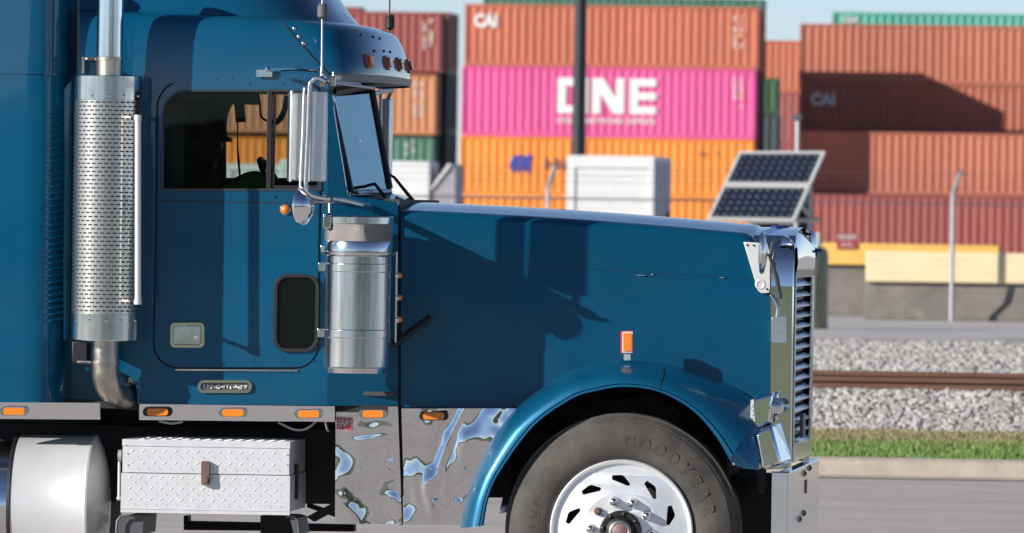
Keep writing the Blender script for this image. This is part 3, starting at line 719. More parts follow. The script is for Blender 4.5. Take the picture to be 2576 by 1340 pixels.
# trim window to the pillar line on the right
win = [(min(u, 800 + (v - 226) * .03), v) for u, v in win]
dr = TK
b = MB(); b.plate(inset(door_o, 4.6), CY - .003, .03, [win])
b.rivets((560, 500), (572, 1), 1, CY - .003)
b.rivets((414, 512), (414, 512), 1, CY)
for (u0, v0, k) in ((575, 520, 13), (583, 508, 14)): b.rivets((u0, v0), (u0 - 14, 900), k + 12, CY - .003, .0026)
b.rivets((640, 905), (790, 907), 3, CY - .004, .004); b.rivets((540, 495), (700, 492), 5, CY - .003); b.rivets((690, 494), (690, 494), 1, CY - .004, .009)
b.rivets((628, 210), (800, 211), 3, CY - .004, .005)
door = b.build('door', M['paint'], TK, angle=40)
b = MB(); b.plate([(392, 503), (806, 511), (806, 513.5), (392, 505.5)], CY - .0042, .003); b.build('door_seam', M['black'], door, angle=0)
b = MB(); b.plate(door_o, CY + .012, .01, [inset(door_o, 7)]); b.build('door_seal', M['black'], door, angle=0)
wi = inset(win, 4)
b = MB(); b.plate(inset(win, -1), CY - .007, .012, [wi]); b.build('window_frame', mat('dark window trim', (.05, .055, .06), .3, .4), door, angle=0)
b = MB(); b.plate([(672, 224), (686, 224), (682, 479), (669, 479)], CY - .004, .02); b.build('window_divider', M['black'], door, bevel=.003)
b = MB(); b.plate(inset(win, 2), CY + .008, .002); b.build('window_glass', M['glass'], door, angle=0)
b = MB(); b.plate([(688, 226), (796, 228), (806, 478), (683, 478)], CY + .004, .012, [[(695, 234), (788, 236), (798, 466), (690, 466)]]); b.build('vent_window_frame', M['black'], door)
# lower peep window
b = MB(); o = [(u - (v - 790) * .0145, v) for u, v in rr(688, 689, 802, 885, 34, 8)]
b.plate(o, CY - .016, .03, [inset(o, 9)]); b.build('peep_window_frame', M['black'], door, bevel=.005)
b = MB(); b.plate(inset(o, 8), CY - .006, .006); pw = b.build('peep_window_pane', mat('dark tinted pane', (.005, .006, .006), 0, .15, spec=.2), door, angle=0)
# handle
b = MB(); o = rr(428, 811, 514, 874, 12, 5); b.plate(o, CY - .012, .012, [rr(436, 819, 506, 867, 6, 4)]); hf = b.build('door_handle', M['chrome'], door, bevel=.004)
b = MB(); b.plate(rr(437, 820, 505, 866, 5, 3), CY - .004, .004); b.plate(rr(439, 822, 463, 864, 3, 3), CY - .010, .006); b.plate(rr(482, 822, 503, 864, 3, 3), CY - .009, .005); b.build('paddle', M['steel'], hf, bevel=.002)
b = MB(); b.lathe('y', W(494, 848, CY - .009), [(0, .011), (-.003, .010), (-.004, .0)], 16); b.build('keyhole', M['chrome'], hf)
# step line
b = MB(); b.plate([(440, 927), (748, 929), (748, 934), (440, 932)], CY - .008, .01); b.build('door_sill', M['steel'], TK, bevel=.002)
# badge with lettering
b = MB(); o = rr(497, 956, 634, 988, 16, 8); b.plate(o, CY - .012, .012, [inset(o, 6.5)]); bd_ = b.build('badge', M['chrome'], TK, bevel=.004)
b = MB(); b.plate(inset(o, 5), CY - .003, .003); b.build('badge_plate', mat('dark grey badge field', (.10, .10, .105), .3, .4), bd_, angle=0)
text('badge_lettering', 'FREIGHTLINER', .03, W(566, 973, CY - .006), M['letter'], bd_, .003, width=112 * PX, height=13 * PX, bold=-.004, shear=.15, spacing=1.15)
# round amber lamp
def round_lamp(u, v, y, rpx, name, parent, mt):
    c = W(u, v, y); r = rpx * PX
    o = MB().lathe('y', c, [(.0, r * 1.15), (-.008, r * 1.15), (-.012, r), (-.011, r * .9)], 24).build(name, M['chrome'], parent)
    MB().lathe('y', c, [(-.008, r * .92), (-.018, r * .8), (-.024, r * .45), (-.026, .0)], 24).build('lens', mt, o); return o
round_lamp(718, 527, CY, 12.5, 'turn_signal', TK, M['amber'])
# ---------------- cab interior
b = MB()
b.box(X(330, .2), X(345, .2), .16, 2.14, Z(1000, .2), Z(190, .2))          # back wall
b.box(X(330, .2), X(800, .2), .16, 2.14, Z(196, .2), Z(186, .2))           # headliner
b.box(X(330, .2), X(1000, .2), .16, 2.14, Z(1000, .2), Z(990, .2))         # floor
b.box(X(790, .2), X(1000, .2), .25, 2.05, Z(990, .2), Z(505, .2))          # dash and firewall
b.box(X(740, .2), X(790, .2), .25, 2.05, Z(700, .2), Z(500, .2))
b.box(X(345, .2), X(420, .2), .3, .75, Z(600, .2), Z(330, .2))
b.box(X(345, .2), X(520, .2), .19, 2.1, Z(260, .2), Z(197, .2))
b.box(X(520, .2), X(670, .2), .19, 2.1, Z(232, .2), Z(197, .2))
b.build('cab_interior', M['inside'], TK)
yf = 2 * YC - CY
far_o = [(300, 189), (900, 190), (940, 480), (1010, 508), (1010, 1020), (300, 1014)]
far_h = [(u, v) for u, v in spline([(566, 447), (566, 350), (570, 290), (588, 255), (622, 236), (680, 233), (790, 235), (815, 330), (835, 447)], 4)]
b = MB(); b.plate(far_o, yf - .06, .06, [far_h]); b.build('far_door', [M['inside']], TK)
b = MB(); b.plate(far_h, yf - .04, .002); b.build('far_window_glass', M['glass'], TK, angle=0)
# seat and wheel
b = MB(); b.plate([(400, 300), (455, 292), (470, 330), (478, 640), (620, 650), (620, 720), (400, 720)], 1.5, .5); b.build('seat', M['inside'], TK, bevel=.05, seg=3)
b = MB(); cw = W(708, 500, 1.72); rows = []
for i in range(32):
    q = 2 * math.pi * i / 32; p = cw + Vector((-math.sin(q) * .1, math.cos(q) * .21, math.sin(q) * .18)); rows.append(p)
b.tube(rows + [rows[0]], .014, 8, caps=False); b.tube([cw, cw + Vector((.2, 0, -.12))], .03, 8); b.build('steering_wheel', M['black'], TK)
# far mirror strap and cables seen through the glass
b = MB(); b.tube([W(x, y, 2.0) for x, y in spline([(648, 232), (654, 262), (656, 290), (668, 302), (690, 312)], 4)], .006, 6); b.build('microphone_cord', M['black'], TK)
b = MB(); b.tube([W(x, y, 2.25) for x, y in spline([(722, 240), (716, 275), (704, 300), (690, 308), (680, 306)], 4)], .014, 8); b.build('far_mirror_arm', M['grey'], TK)
# ---------------- roof cap with visor, and fairing above it
def shell_row(u_rear, vr, vf, u_front, ynear, a, n=3.1, k=14):
    """one level of the roof: rear left point, straight side, rounded front; vr/vf image heights at rear and front"""
    xf = X(u_front, YC + .15, vf); xr_ = X(u_rear, ynear, vr); zr = W(u_rear, vr, ynear).z; zf_ = W(u_front, vf, YC + .15).z
    xc = xf - a; bb = YC - ynear; pts = []
    for i in range(9):
        pts.append(Vector((xr_ + (xc - xr_) * i / 9, ynear, 0)))
    for i in range(k + 1):
        t = math.pi / 2 * i / k
        pts.append(Vector((xc + a * math.sin(t) ** (2 / n), YC - bb * math.cos(t) ** (2 / n), 0)))
    for p in pts: p.z = zr + (zf_ - zr) * (p.x - xr_) / (xf - xr_)
    return pts + [mir(p) for p in reversed(pts[:-1])]
rows = [(212, 214, 1014, .118, .28), (188, 192, 1018, .118, .28), (150, 153, 1011, .119, .28), (110, 112, 997, .122, .29), (75, 89, 984, .128, .30), (48, 77, 966, .138, .32), (36, 71, 945, .152, .35), (28, 66, 918, .18, .38), (24, 62, 885, .25, .42)]
b = MB(); b.grid([shell_row(200, vr, vf, uf, yn, a) for vr, vf, uf, yn, a in rows])
b.rivets((545, 199), (700, 194), 5, CY - .003, .004); b.rivets((400, 199), (510, 199), 3, CY - .002, .004)
b.build('roof_cap', M['paint'], TK, angle=50)
b = MB(); b.grid([shell_row(200, vr, vf, uf, yn, a) for vr, vf, uf, yn, a in ((26, 64, 900, .262, .46), (0, 30, 872, .285, .5), (-40, -5, 850, .30, .55), (-90, -60, 815, .33, .6))])
b.build('roof_fairing', M['paint'], TK, angle=50)
b = MB(); b.tube([Vector(p) + Vector((0, -.004, .004)) for p in shell_row(200, 25, 63, 890, .275, .45)[:24]], .004, 6); b.build('fairing_seam', M['black'], TK)
# visor lip and dark underside
lip0 = shell_row(200, 213, 215, 1017, .110, .28)[10:-10]; lip1 = shell_row(200, 194, 197, 1021, .111, .28)[10:-10]; lip2 = shell_row(200, 193, 196, 1016, .13, .28)[10:-10]
b = MB(); b.grid([lip0, lip1, lip2]); b.build('visor_lip', mat('dull visor trim', (.20, .22, .25), .7, .4), TK)
und = [p + Vector((-.02, 0, .004)) for p in shell_row(790, 206, 213, 1016, .13, .30)]
b = MB(); b.f.append(tuple(range(len(und)))); b.v += [tuple(p) for p in und]; b.m.append(0)
und2 = [p + Vector((0, 0, .02)) for p in und]; b.add(und2, [tuple(reversed(range(len(und2))))]); b.build('visor_underside', M['black'], TK, angle=0)
from mathutils.bvhtree import BVHTree
cap_mb = MB(); cap_mb.grid([shell_row(200, *q) for q in rows]); cap_t = BVHTree.FromPolygons([Vector(p) for p in cap_mb.v], cap_mb.f)
def on_cap(u, v, d=.002):
    p = W(u, v, .3); dr_ = (p - CAM).normalized(); h = cap_t.ray_cast(CAM, dr_)[0]
    return (h if h else p) - dr_ * d
b = MB(); b.tube([on_cap(705 + (830 - 705) * t, 45 + 143 * t ** .92) for t in [i / 14 for i in range(15)]], .003, 6); b.build('visor_seam', M['black'], TK)
b = MB()
for u, v in ((740, 71), (751, 92), (764, 109)): b.ball(on_cap(u, v), .010, (1, .6, 1), 10)
b.split('visor_screw', M['steel'], TK)
# roof clearance lamps on the visor front
def visor_pt(t, f):
    """t: angle round the front from the side, f: 0 lip .. 1 top"""
    i = f * (len(rows) - 1); k = int(i); g = i - k
    r0 = shell_row(200, *[rows[k][q] for q in (0, 1, 2, 3, 4)]); r1 = shell_row(200, *[rows[min(k + 1, len(rows) - 1)][q] for q in (0, 1, 2, 3, 4)])
    j = t * (len(r0) - 1); a_ = int(j); h = j - a_
    p = lambda r: r[a_] * (1 - h) + r[min(a_ + 1, len(r) - 1)] * h
    return p(r0) * (1 - g) + p(r1) * g
Nr = len(shell_row(200, *rows[0])); front_i = lambda k: (9 + k) / (Nr - 1)
def visor_lamp(k, f, wd, hh):
    t = front_i(k); c = visor_pt(t, f); dt = visor_pt(t + .004, f) - visor_pt(t - .004, f); dt.normalize()
    dv = (visor_pt(t, f + .04) - visor_pt(t, f - .04)).normalized(); nn = dt.cross(dv).normalized()
    if nn.dot(Vector((1, -1, 0))) < 0: nn = -nn
    def quad(mb, w2, h2, d0, d1):
        q = [c + dt * sx * w2 + dv * sz * h2 for sx, sz in ((-1, -1), (1, -1), (1, 1), (-1, 1))]
        mb.hexa([p + nn * d1 for p in q], [p + nn * d0 for p in q])
    a = MB(); quad(a, wd, hh, -.01, .010); o = a.build('clearance_lamp', M['amber_dim'], TK, bevel=.005)
    a = MB(); quad(a, wd * .8, hh * .75, .010, .022); a.build('lens', M['amber'], o, bevel=.007)
for k, f in ((7.2, 1.75 / 8), (11.3, 1.72 / 8), (13.8, 1.72 / 8), (16.5, 1.72 / 8), (20.5, 1.75 / 8)): visor_lamp(k, f, .038, .033)
b = MB()
for k, f in ((7.6, 3.6 / 8), (10.2, 3.5 / 8), (11.6, 3.4 / 8), (9.0, 2.4 / 8), (11.4, 2.45 / 8), (13.0, 2.45 / 8)): b.ball(visor_pt(front_i(k), f), .007, (1, 1, 1), 8)
b.split('visor_bolt', M['black'], TK)
# ---------------- A pillar, windshield, cowl
At, Ab = W(836, 240, .34), W(884, 480, .34); Ct, Cb = W(934, 220, YC), W(980, 474, YC)
def pane(a, b_, c, d, th): n_ = (b_ - a).cross(d - a).normalized() * th; return MB().hexa([a, b_, c, d], [p + n_ for p in (a, b_, c, d)])
pane(At, Ct, Cb, Ab, .004).build('windshield', M['windshield'], TK, angle=0)
pane(mir(At), mir(Ct), mir(Cb), mir(Ab), .004).build('windshield', M['windshield'], TK, angle=0)
b = MB(); b.tube([W(829, 222, .33), W(838, 262, .325), W(884, 480, .325), W(900, 486, .45), Cb + Vector((0, 0, -.02))], .012, 8); b.tube([mir(p) for p in (W(829, 222, .33), W(838, 262, .325), W(884, 480, .325), W(900, 486, .45))], .012, 8)
b.tube([Ct, Cb], .016, 8); b.tube([At + Vector((0, 0, .02)), Ct + Vector((0, 0, .015)), mir(At)], .02, 8); b.build('windshield_seal', M['black'], TK)
ap = [W(812, 206, CY + .002), W(836, 215, .325), W(884, 482, .325), W(878, 500, .31), W(846, 498, CY + .02)]
b = MB(); bk = [p + Vector((0, .05, 0)) for p in ap]; b.prism(ap, bk); b.prism([mir(p) for p in ap], [mir(p) for p in bk]); b.split('pillar', M['paint'], TK, angle=30)
hz = [W(830, 196, .2), W(940, 200, YC), W(934, 224, YC), W(834, 246, .32)]
b = MB(); b.add(hz + [mir(p) for p in hz], [(0, 1, 2, 3), (4, 5, 6, 7)]); b.build('windshield_header', M['black'], TK, angle=0)
# cowl
cr = []
for (u, v, y) in ((846, 499, .15), (880, 492, .30), (905, 490, .45)): pass
c0 = [W(846, 505, .13), W(878, 497, .31), W(905, 492, .5), W(982, 484, YC)]; c1 = [W(1003, 523, .215), W(1003, 516, .30), W(1006, 512, .5), W(1030, 508, YC)]
b = MB(); b.grid([c0 + [mir(p) for p in reversed(c0[:-1])], c1 + [mir(p) for p in reversed(c1[:-1])]])
b.build('cowl', M['paint'], TK, angle=60)
b = MB(); b.tube([W(922, 508, .55), W(940, 512, .5), W(985, 516, .5)], .014, 8); b.tube([W(985, 516, .5), W(1012, 512, .6)], .012, 8); b.tube([W(880, 485, .36), W(980, 483, .8)], .014, 8); b.build('wiper_motor_cover', M['brushed'], TK)
for pts in (((893, 480), (925, 466), (943, 462), (970, 497)), ((970, 430), (985, 442), (992, 446), (1042, 508))):
    yw = .6 if pts[0][0] < 950 else 1.5
    wp = MB(); wp.tube([W(u, v, yw) for u, v in pts[1:]], [.006, .007, .009], 6); o = wp.build('wiper', M['black'], TK)
    wb = MB(); wb.tube([W(u, v, yw + (.3 if i == 0 else 0)) for i, (u, v) in enumerate(pts[:3])], .007, 6); wb.build('wiper_blade', M['black'], o)
# ---------------- hood
yh = lambda u: .215 + max(u - 1005, 0) / 932 * .20
topv = lambda u: 518 + (u - 1012) * .0375 + (max(u - 1012, 0) / 900) ** 2 * 28           # crown line
shv = lambda u: topv(u) + 30
archO = spline([(1157, 1326), (1180, 1240), (1218, 1148), (1290, 1038), (1400, 955), (1480, 922), (1560, 906), (1640, 910), (1720, 928), (1800, 953), (1870, 985), (1935, 1020)], 6)
us = [1009 + (1937 - 1009) * i / 30 for i in range(31)]
hood_side = [(u, shv(u)) for u in us if u < 1900] + [(1905, 618), (1937, 640), (1937, 1020)] + [p for p in reversed(archO) if 1290 < p[0] < 1930 and p[1] < 1040] + [(1283, 1026), (1009, 1024)]
b = MB(); b.plate(hood_side, yh, .012)
def hood_sec(u, drop=0.0):
    y0 = yh(u); s0 = W(u, shv(u), y0); t0 = W(u, topv(u) + 9 + drop / PX * 0, y0 + .075); out = []
    for i in range(7):
        q = math.pi / 2 * i / 6; out.append(Vector((s0.x, s0.y + (t0.y - s0.y) * (1 - math.cos(q)), s0.z + (t0.z - s0.z) * math.sin(q))))
    for i in range(1, 7):
        q = i / 6; out.append(Vector((s0.x, t0.y + (YC - t0.y) * q, t0.z + .035 * math.sin(q * math.pi / 2) - drop)))
    return out + [mir(p) for p in reversed(out[:-1])]
secs = [hood_sec(u) for u in us if u < 1885]
endr = hood_sec(1885)
secs.append([Vector((p.x + .008, p.y, p.z - .012 if p.z > Z(620, .4, 1885) else p.z)) for p in endr]); lastp = W(1912, 604, .42)
dxs = lastp.x - endr[0].x
secs.append([Vector((p.x + dxs, p.y + (.01 if p.y < YC else -.01), p.z - .055 if i not in (0, len(endr) - 1) else p.z - .02)) for i, p in enumerate(endr)])
b.grid(secs)
# far side and front closing
b.prism([mir(W(u, v, yh(u))) for u, v in hood_side], [mir(W(u, v, yh(u))) - Vector((0, .012, 0)) for u, v in hood_side])
b.rivets((1008, 900), (1008, 1010), 5, yh, .003)
hood = b.build('hood', M['paint'], TK, angle=38)
b = MB(); b.plate([(1012, 647), (1250, 661), (1456, 673), (1889, 699), (1937, 702), (1937, 704), (1889, 701), (1456, 675), (1250, 663), (1012, 649)], lambda u: yh(u) - .0012, .004); b.build('hood_crease', mat('dark blue seam', (.001, .05, .12), .2, .4, .5), hood, angle=0)
b = MB(); b.plate([(1000.5, 512), (1010, 522), (1010, 900), (1013, 1320), (1007, 1320), (1001, 1020)], .232, .02); b.build('hood_gap', M['black'], TK, angle=0)
b = MB(); b.tube([W(1640, 690, yh(1640) - .002), W(1644, 690, yh(1640) - .004)], .004, 6); b.tube([W(1603, 692, yh(1600) - .002), W(1622, 692, yh(1600) - .003)], .003, 6); b.tube([W(1810, 698, yh(1810)), W(1822, 698, yh(1810) - .003)], .003, 6); b.split('hood_clip', M['steel'], hood)
# dark boxes added under the hood to stop light leaks, wheel liner
b = MB(); b.box(X(1015, .6), X(1300, .6), .45, 1.9, Z(1240, .6), Z(570, .6)); b.box(X(1300, .6), X(1830, .6), .75, 1.6, Z(1400, .6), Z(620, .6)); b.build('engine_bay_blocker', M['dark'], TK)
lin = spline([(1195, 1330), (1250, 1170), (1330, 1070), (1440, 996), (1560, 970), (1680, 985), (1780, 1055), (1840, 1150), (1880, 1240)], 5)
b = MB(); b.grid([[W(u, v, .06) for u, v in lin], [W(u, v, .80) + Vector((.0, 0, 0)) for u, v in lin]])
b.build('wheel_liner', M['liner'], TK)
b = MB(); b.plate([(1440, 1060), (1500, 1010), (1640, 990), (1720, 1040), (1700, 1062), (1560, 1058)], .5, .1); b.build('splash_shield', mat('dusty brown shield', (.05, .04, .032), 0, .9, var=.3), TK, bevel=.01)
# ---------------- fender
O_ = spline([(1157, 1327), (1178, 1240), (1216, 1148), (1290, 1036), (1400, 952), (1480, 920), (1560, 903), (1640, 908), (1720, 925), (1800, 952), (1870, 985), (1928, 1020)], 7)
I_ = spline([(1214, 1322), (1228, 1250), (1262, 1180), (1345, 1070), (1440, 1003), (1500, 984), (1562, 974), (1630, 979), (1690, 1000), (1750, 1040), (1800, 1098), (1836, 1158)], 7)
b = MB(); rws = []
def frow(o, i, f=1.0, k=10):
    yo = max(yh(o[0]) + .03, .20) if o[0] > 1280 else .20
    yi = -.05; po = W(o[0], o[1], yo); pi_ = W(i[0], i[1], yi); r = []
    for q in range(k + 1):
        a = math.pi / 2 * q / k
        r.append(Vector((po.x + (pi_.x - po.x) * (1 - math.cos(a)) * .86, po.y + (pi_.y - po.y) * math.sin(a), po.z + (pi_.z - po.z) * (1 - math.cos(a)) * .86)))
    l = r[-1]; d = pi_ - l
    r.append(l + d * .18 + Vector((0, .006, 0))); r.append(l + d * .30 + Vector((0, -.003, 0))); r.append(l + d * .85 + Vector((0, -.004, 0))); r.append(pi_ + Vector((0, .008, 0))); r.append(pi_ + Vector((0, .05, 0)))
    return r
rws = [frow(o, i) for o, i in zip(O_, I_)]
b.grid(rws)
# front skirt of the fender down to the bumper bracket
last = rws[-1]
ed = [W(1926, 1050, .2), W(1920, 1110, .12), W(1908, 1180, .02)]
tip = [W(1836, 1158, -.03), W(1846, 1170, -.03), W(1870, 1178, -.02), W(1908, 1182, .0)]
pl = [Vector(last[k]) for k in range(0, 11, 2)]
n = len(pl); L2 = [W(1926 - 18 * (i / (n - 1)), 1032 + 148 * (i / (n - 1)), .27 - .26 * math.sin(i / (n - 1) * 1.5)) for i in range(n)]
b.grid([pl, [a * .5 + c * .5 + Vector((0, -.015, 0)) for a, c in zip(pl, L2)], L2])
b.add([pl[-1], last[-2], tip[1], tip[2], tip[3], L2[-1]], [(0, 1, 2, 3, 4, 5)])
fender = b.build('fender', M['paint2'], TK, angle=50)
b = MB(); b.grid([[mir(p) for p in r] for r in rws]); b.build('far_fender', M['paint2'], TK, angle=50)
fm_ = MB(); fm_.grid(rws); ft3 = BVHTree.FromPolygons([Vector(p) for p in fm_.v], fm_.f)
def on_fender(u, v):
    d_ = (W(u, v, .1) - CAM).normalized(); h = ft3.ray_cast(CAM, d_)[0]; return (h if h else W(u, v, .1)) - d_ * .001
b = MB(); b.tube([on_fender(u, v) for u, v in ((1672, 926), (1668, 936), (1671, 944), (1664, 956), (1661, 968), (1657, 979))], [.0025, .0035, .003, .0035, .003, .0025], 6); b.build('fender_crack', M['black'], fender)
b = MB(); b.ball(W(1868, 1088, .03), .012, (1, .5, 1.3), 8); b.ball(W(1846, 1166, -.04), .008, (1, .6, 1), 8); b.split('fender_bolt', M['chrome'], fender)
# side marker lamp on the fender
yl = .14
b = MB(); b.plate(rr(1561, 832, 1593, 888, 3), yl, .05); mk = b.build('side_marker', M['red'], TK, bevel=.003)
b = MB(); b.plate(rr(1565, 834, 1592, 887, 3), yl - .006, .008); b.build('bezel', M['alu'], mk, bevel=.002)
b = MB(); b.plate(rr(1568, 838, 1589, 883, 2), yl - .012, .008); b.build('lens', M['amber'], mk, bevel=.003)
b = MB(); b.plate(rr(1569, 888, 1586, 906, 2), yl + .005, .04); b.build('mount', M['galv'], mk, bevel=.002)
# ---------------- wheel
wc = W(1563, 1336, -.02); RT = 298 * PX
WH = bpy.data.objects.new('wheel', None); COL.objects.link(WH); WH.parent = TK; WH.location = wc - ROOT[TK.name]; ROOT[WH.name] = wc; WH.empty_display_size = .2
prof = [(.30, .30), (.29, .34), (.27, RT * .9), (.25, RT * .985), (.22, RT), (.07, RT), (.052, RT - .003), (.050, RT - .012), (.044, RT - .016), (.030, RT - .030), (.028, RT - .036), (.022, RT - .040), (.004, RT - .085), (-.003, RT - .12), (-.003, RT - .16), (.004, RT - .185), (.006, RT - .188), (.018, RT - .205), (.03, RT - .215), (.06, .29)]
MB().lathe('y', wc, prof, 96).build('tyre', M['tyre'], WH, angle=25)
# tyre lettering along the sidewall
def arc_text(txt, r, a0, da, size, y):
    vs = MB()
    for i, ch in enumerate(txt):
        if ch == ' ': continue
        me = text_mesh(ch, size, .0009, 1, .003); a = R(a0 + da * i)
        for p in me.polygons: pass
        T = []
        for v in me.vertices:
            rad = r + v.co.y; x = rad * math.sin(a) + v.co.x * math.cos(a); z = rad * math.cos(a) - v.co.x * math.sin(a)
            T.append((wc.x + x, y - v.co.z, wc.z + z))
        vs.add(T, [tuple(p.vertices) for p in me.polygons]); bpy.data.meshes.remove(me)
    return vs
yt = wc.y - .0035
b = arc_text('GOODYEAR', .392, 4, 10.2, .066, yt); q = arc_text('LHS', .385, -87, 7, .055, yt - .0); q.build('tyre_lettering', M['tyre_text'], WH, angle=0)
b.build('tyre_lettering', M['tyre_text'], WH, angle=0)
# rim: dish with ten slots
rim = MB(); RO = 181 * PX
rim.lathe('y', wc, [(.05, RO - .012), (.012, RO), (.0, RO), (-.006, RO - .006), (-.004, RO - .014), (.012, RO - .022)], 96)
yD = lambda r: wc.y + .012 + (.0 if r > .25 else 0) - .035 * (1 - max(0, (r - .10)) / .19) ** 1 if r > .10 else wc.y - .023
def slot(a):                                   # elongated five sided hand hole, long side towards the hub
    base = [(-.040, -.020), (-.047, -.006), (-.022, .021), (-.010, .024), (.040, .002), (.045, -.010), (.036, -.022)]
    base = [(-.041, -.012), (-.036, -.022), (.037, -.020), (.046, -.012), (.044, -.002), (.006, .022), (-.006, .022), (-.042, .0)]
    rr_ = .229; ca, sa = math.cos(a), math.sin(a); tw = R(-24)
    out = []
    for x, z in base:
        x *= 1.0; z *= .80
        x, z = x * math.cos(tw) - z * math.sin(tw), x * math.sin(tw) + z * math.cos(tw)
        rad = rr_ + z; out.append((wc.x + rad * sa + x * ca, wc.z + rad * ca - x * sa))
    return out
slots = [slot(R(36 * k - 1)) for k in range(10)]
outer = [(wc.x + (RO - .02) * math.cos(2 * math.pi * i / 72), wc.z + (RO - .02) * math.sin(2 * math.pi * i / 72)) for i in range(72)]
ringm = [(wc.x + .17 * math.cos(2 * math.pi * i / 48), wc.z + .17 * math.sin(2 * math.pi * i / 48)) for i in range(48)]
inner = [(wc.x + .085 * math.cos(2 * math.pi * i / 48), wc.z + .085 * math.sin(2 * math.pi * i / 48)) for i in range(48)]
def V3(l, dy=0):
    return [Vector((x, yD(math.hypot(x - wc.x, z - wc.z)) + dy, z)) for x, z in l]
rim.prism(V3(outer), V3(outer, .014), [(V3(s), V3(s, .014)) for s in slots] + [(V3(ringm), V3(ringm, .014))])
rim.prism(V3(ringm), V3(ringm, .014), [(V3(inner), V3(inner, .014))])
rim.build('rim', M['alloy'], WH, angle=30)
MB().lathe('y', wc, [(.09, .0), (.09, RO - .01), (.06, RO - .005)], 48).build('brake_drum', M['dark'], WH)
for k in range(10):
    a = R(36 * k - 14); c = Vector((wc.x + .135 * math.sin(a), wc.y - .022, wc.z + .135 * math.cos(a)))
    rusty = k == 9
    if rusty: MB().lathe('y', c, [(.01, .019), (-.018, .017), (-.02, .012), (-.032, .011), (-.033, 0)], 6).build('lug_nut', M['rust'], WH, label='rusty bare lug nut')
    else: MB().lathe('y', c, [(.01, .0215), (.0, .0215), (-.004, .019), (-.02, .018), (-.03, .0155), (-.037, .009), (-.039, .0)], 20).build('lug_nut', M['nut'], WH)
b = MB(); b.lathe('y', wc, [(.02, .092), (-.05, .092), (-.056, .086), (-.056, .07), (-.052, .068), (-.07, .05), (-.072, .046)], 40)
for k in range(8):
    a = R(45 * k + 10); b.ball((wc.x + .078 * math.sin(a), wc.y - .056, wc.z + .078 * math.cos(a)), .010, (1, 1, 1), 8)
hub = b.build('hub', M['black'], WH)
MB().lathe('y', wc, [(-.06, .052), (-.078, .050), (-.081, .040), (-.078, .034)], 32).build('hub_cap', M['pipe'], hub)
MB().lathe('y', wc, [(-.078, .034), (-.084, .024), (-.086, .0)], 24).build('hub_window', mat('dusty pink cap', (.22, .13, .13), 0, .5), hub)
MB().lathe('y', mir(wc), [(-v[0], v[1]) for v in prof], 48).build('far_tyre', M['tyre'], TK)
# axle and suspension bits in the shade
b = MB(); b.box(wc.x - .08, wc.x + .08, .3, 2.0, wc.z - .12, wc.z + .02); b.tube([(wc.x + .45, .5, .62), (wc.x + .35, .35, .9)], .03, 8); b.build('front_axle', M['dark'], TK)
# ---------------- lower stainless strip and panels
b = MB()
def strip(mb, pts, y, tilt=.012):
    f = [W(u, v, y + (0 if v < 1040 else tilt)) for u, v in pts]; mb.prism(f, [p + Vector((0, .012, 0)) for p in f])
strip(b, [(-60, 1011), (252, 1013), (252, 1055), (-60, 1053)], -.01); b.build('sleeper_strip', M['strip'], TK, bevel=.002)
b = MB(); strip(b, [(350, 1015), (842, 1021), (842, 1061), (350, 1056)], CY - .02); b.build('cab_strip', M['strip'], TK, bevel=.002)
def wavy(u0, u1, ul, ur, v0, v1, y, k, name):
    rows_ = []; nu, nv = 80, 130
    for j in range(nv + 1):
        t = j / nv; a = u0 + (ul - u0) * t; c = u1 + (ur - u1) * t if not callable(ur) else ur(v0 + (v1 - v0) * t); rw = []
        for i in range(nu + 1):
            s = i / nu; p = W(a + (c - a) * s, v0 + (v1 - v0) * t, y)
            e = .0
            q = Vector((p.x * 1.0, 3.1, p.z * .62)); wv = noise.noise_vector(q * 5.5) * .075
            ms = min(max((noise.noise(q * 3.7 + Vector((1.7, 0, 4.2))) + .16) * 3.2, .10), 1.0) * (.55 + .6 * abs(2 * s - 1) ** 2)
            e += .0050 * ms * noise.noise((q + wv) * 10.5) + .0009 * ms * noise.noise((q + wv * .5) * 31) + .0045 * noise.noise(q * 4.1)
            wd_ = (c - a) * PX; hh_ = (v1 - v0) * PX; wx = noise.noise(q * 13 + Vector((9, 0, 2))) * .028; wz = noise.noise(q * 11 + Vector((3, 0, 7))) * .030
            for (cs, ct, rx, rz, am) in k:                     # local dents: a patch leaning back to the sky
                dx = (s - cs) * wd_ + wx; dz = (ct - t) * hh_ + wz; rx *= 1.55; rz *= 1.5; e += .60 * am * dz * math.exp(-(dx / rx) ** 2 - (dz / rz) ** 2)
            rw.append(p + Vector((0, e + .020 * t, 0)))
        rows_.append(rw)
    mb = MB(); mb.grid(rows_); return mb.build(name, M['dent'], TK, angle=60)
wavy(844, 1001, 842, 1010, 1022, 1318, .165, [(.50, .15, .075, .035, .17), (.46, .25, .06, .018, .26), (.10, .52, .03, .09, .22), (.12, .80, .05, .05, .2), (.40, .89, .03, .05, .18), (.60, .98, .05, .03, .12), (.88, .43, .011, .013, .3), (.90, .78, .016, .02, .3)], 'side_fairing')
archr = lambda v: next((p[0] + (q[0] - p[0]) * (v - p[1]) / (q[1] - p[1]) for p, q in zip(archO, archO[1:]) if min(p[1], q[1]) <= v <= max(p[1], q[1])), 1290)
wavy(1010, 1285, 1016, lambda v: archr(v) + 10, 1027, 1320, .20, [(.90, .10, .07, .09, .17), (.70, .2, .02, .08, .22), (.45, .25, .018, .11, .2), (.14, .52, .05, .06, .17), (.38, .55, .012, .09, .22), (.58, .45, .012, .08, .18), (.76, .42, .026, .022, .22), (.28, .84, .022, .05, .18), (.8, .78, .013, .013, .3), (.05, .88, .02, .05, .14), (.22, .1, .02, .05, .15)], 'side_fairing')
b = MB()
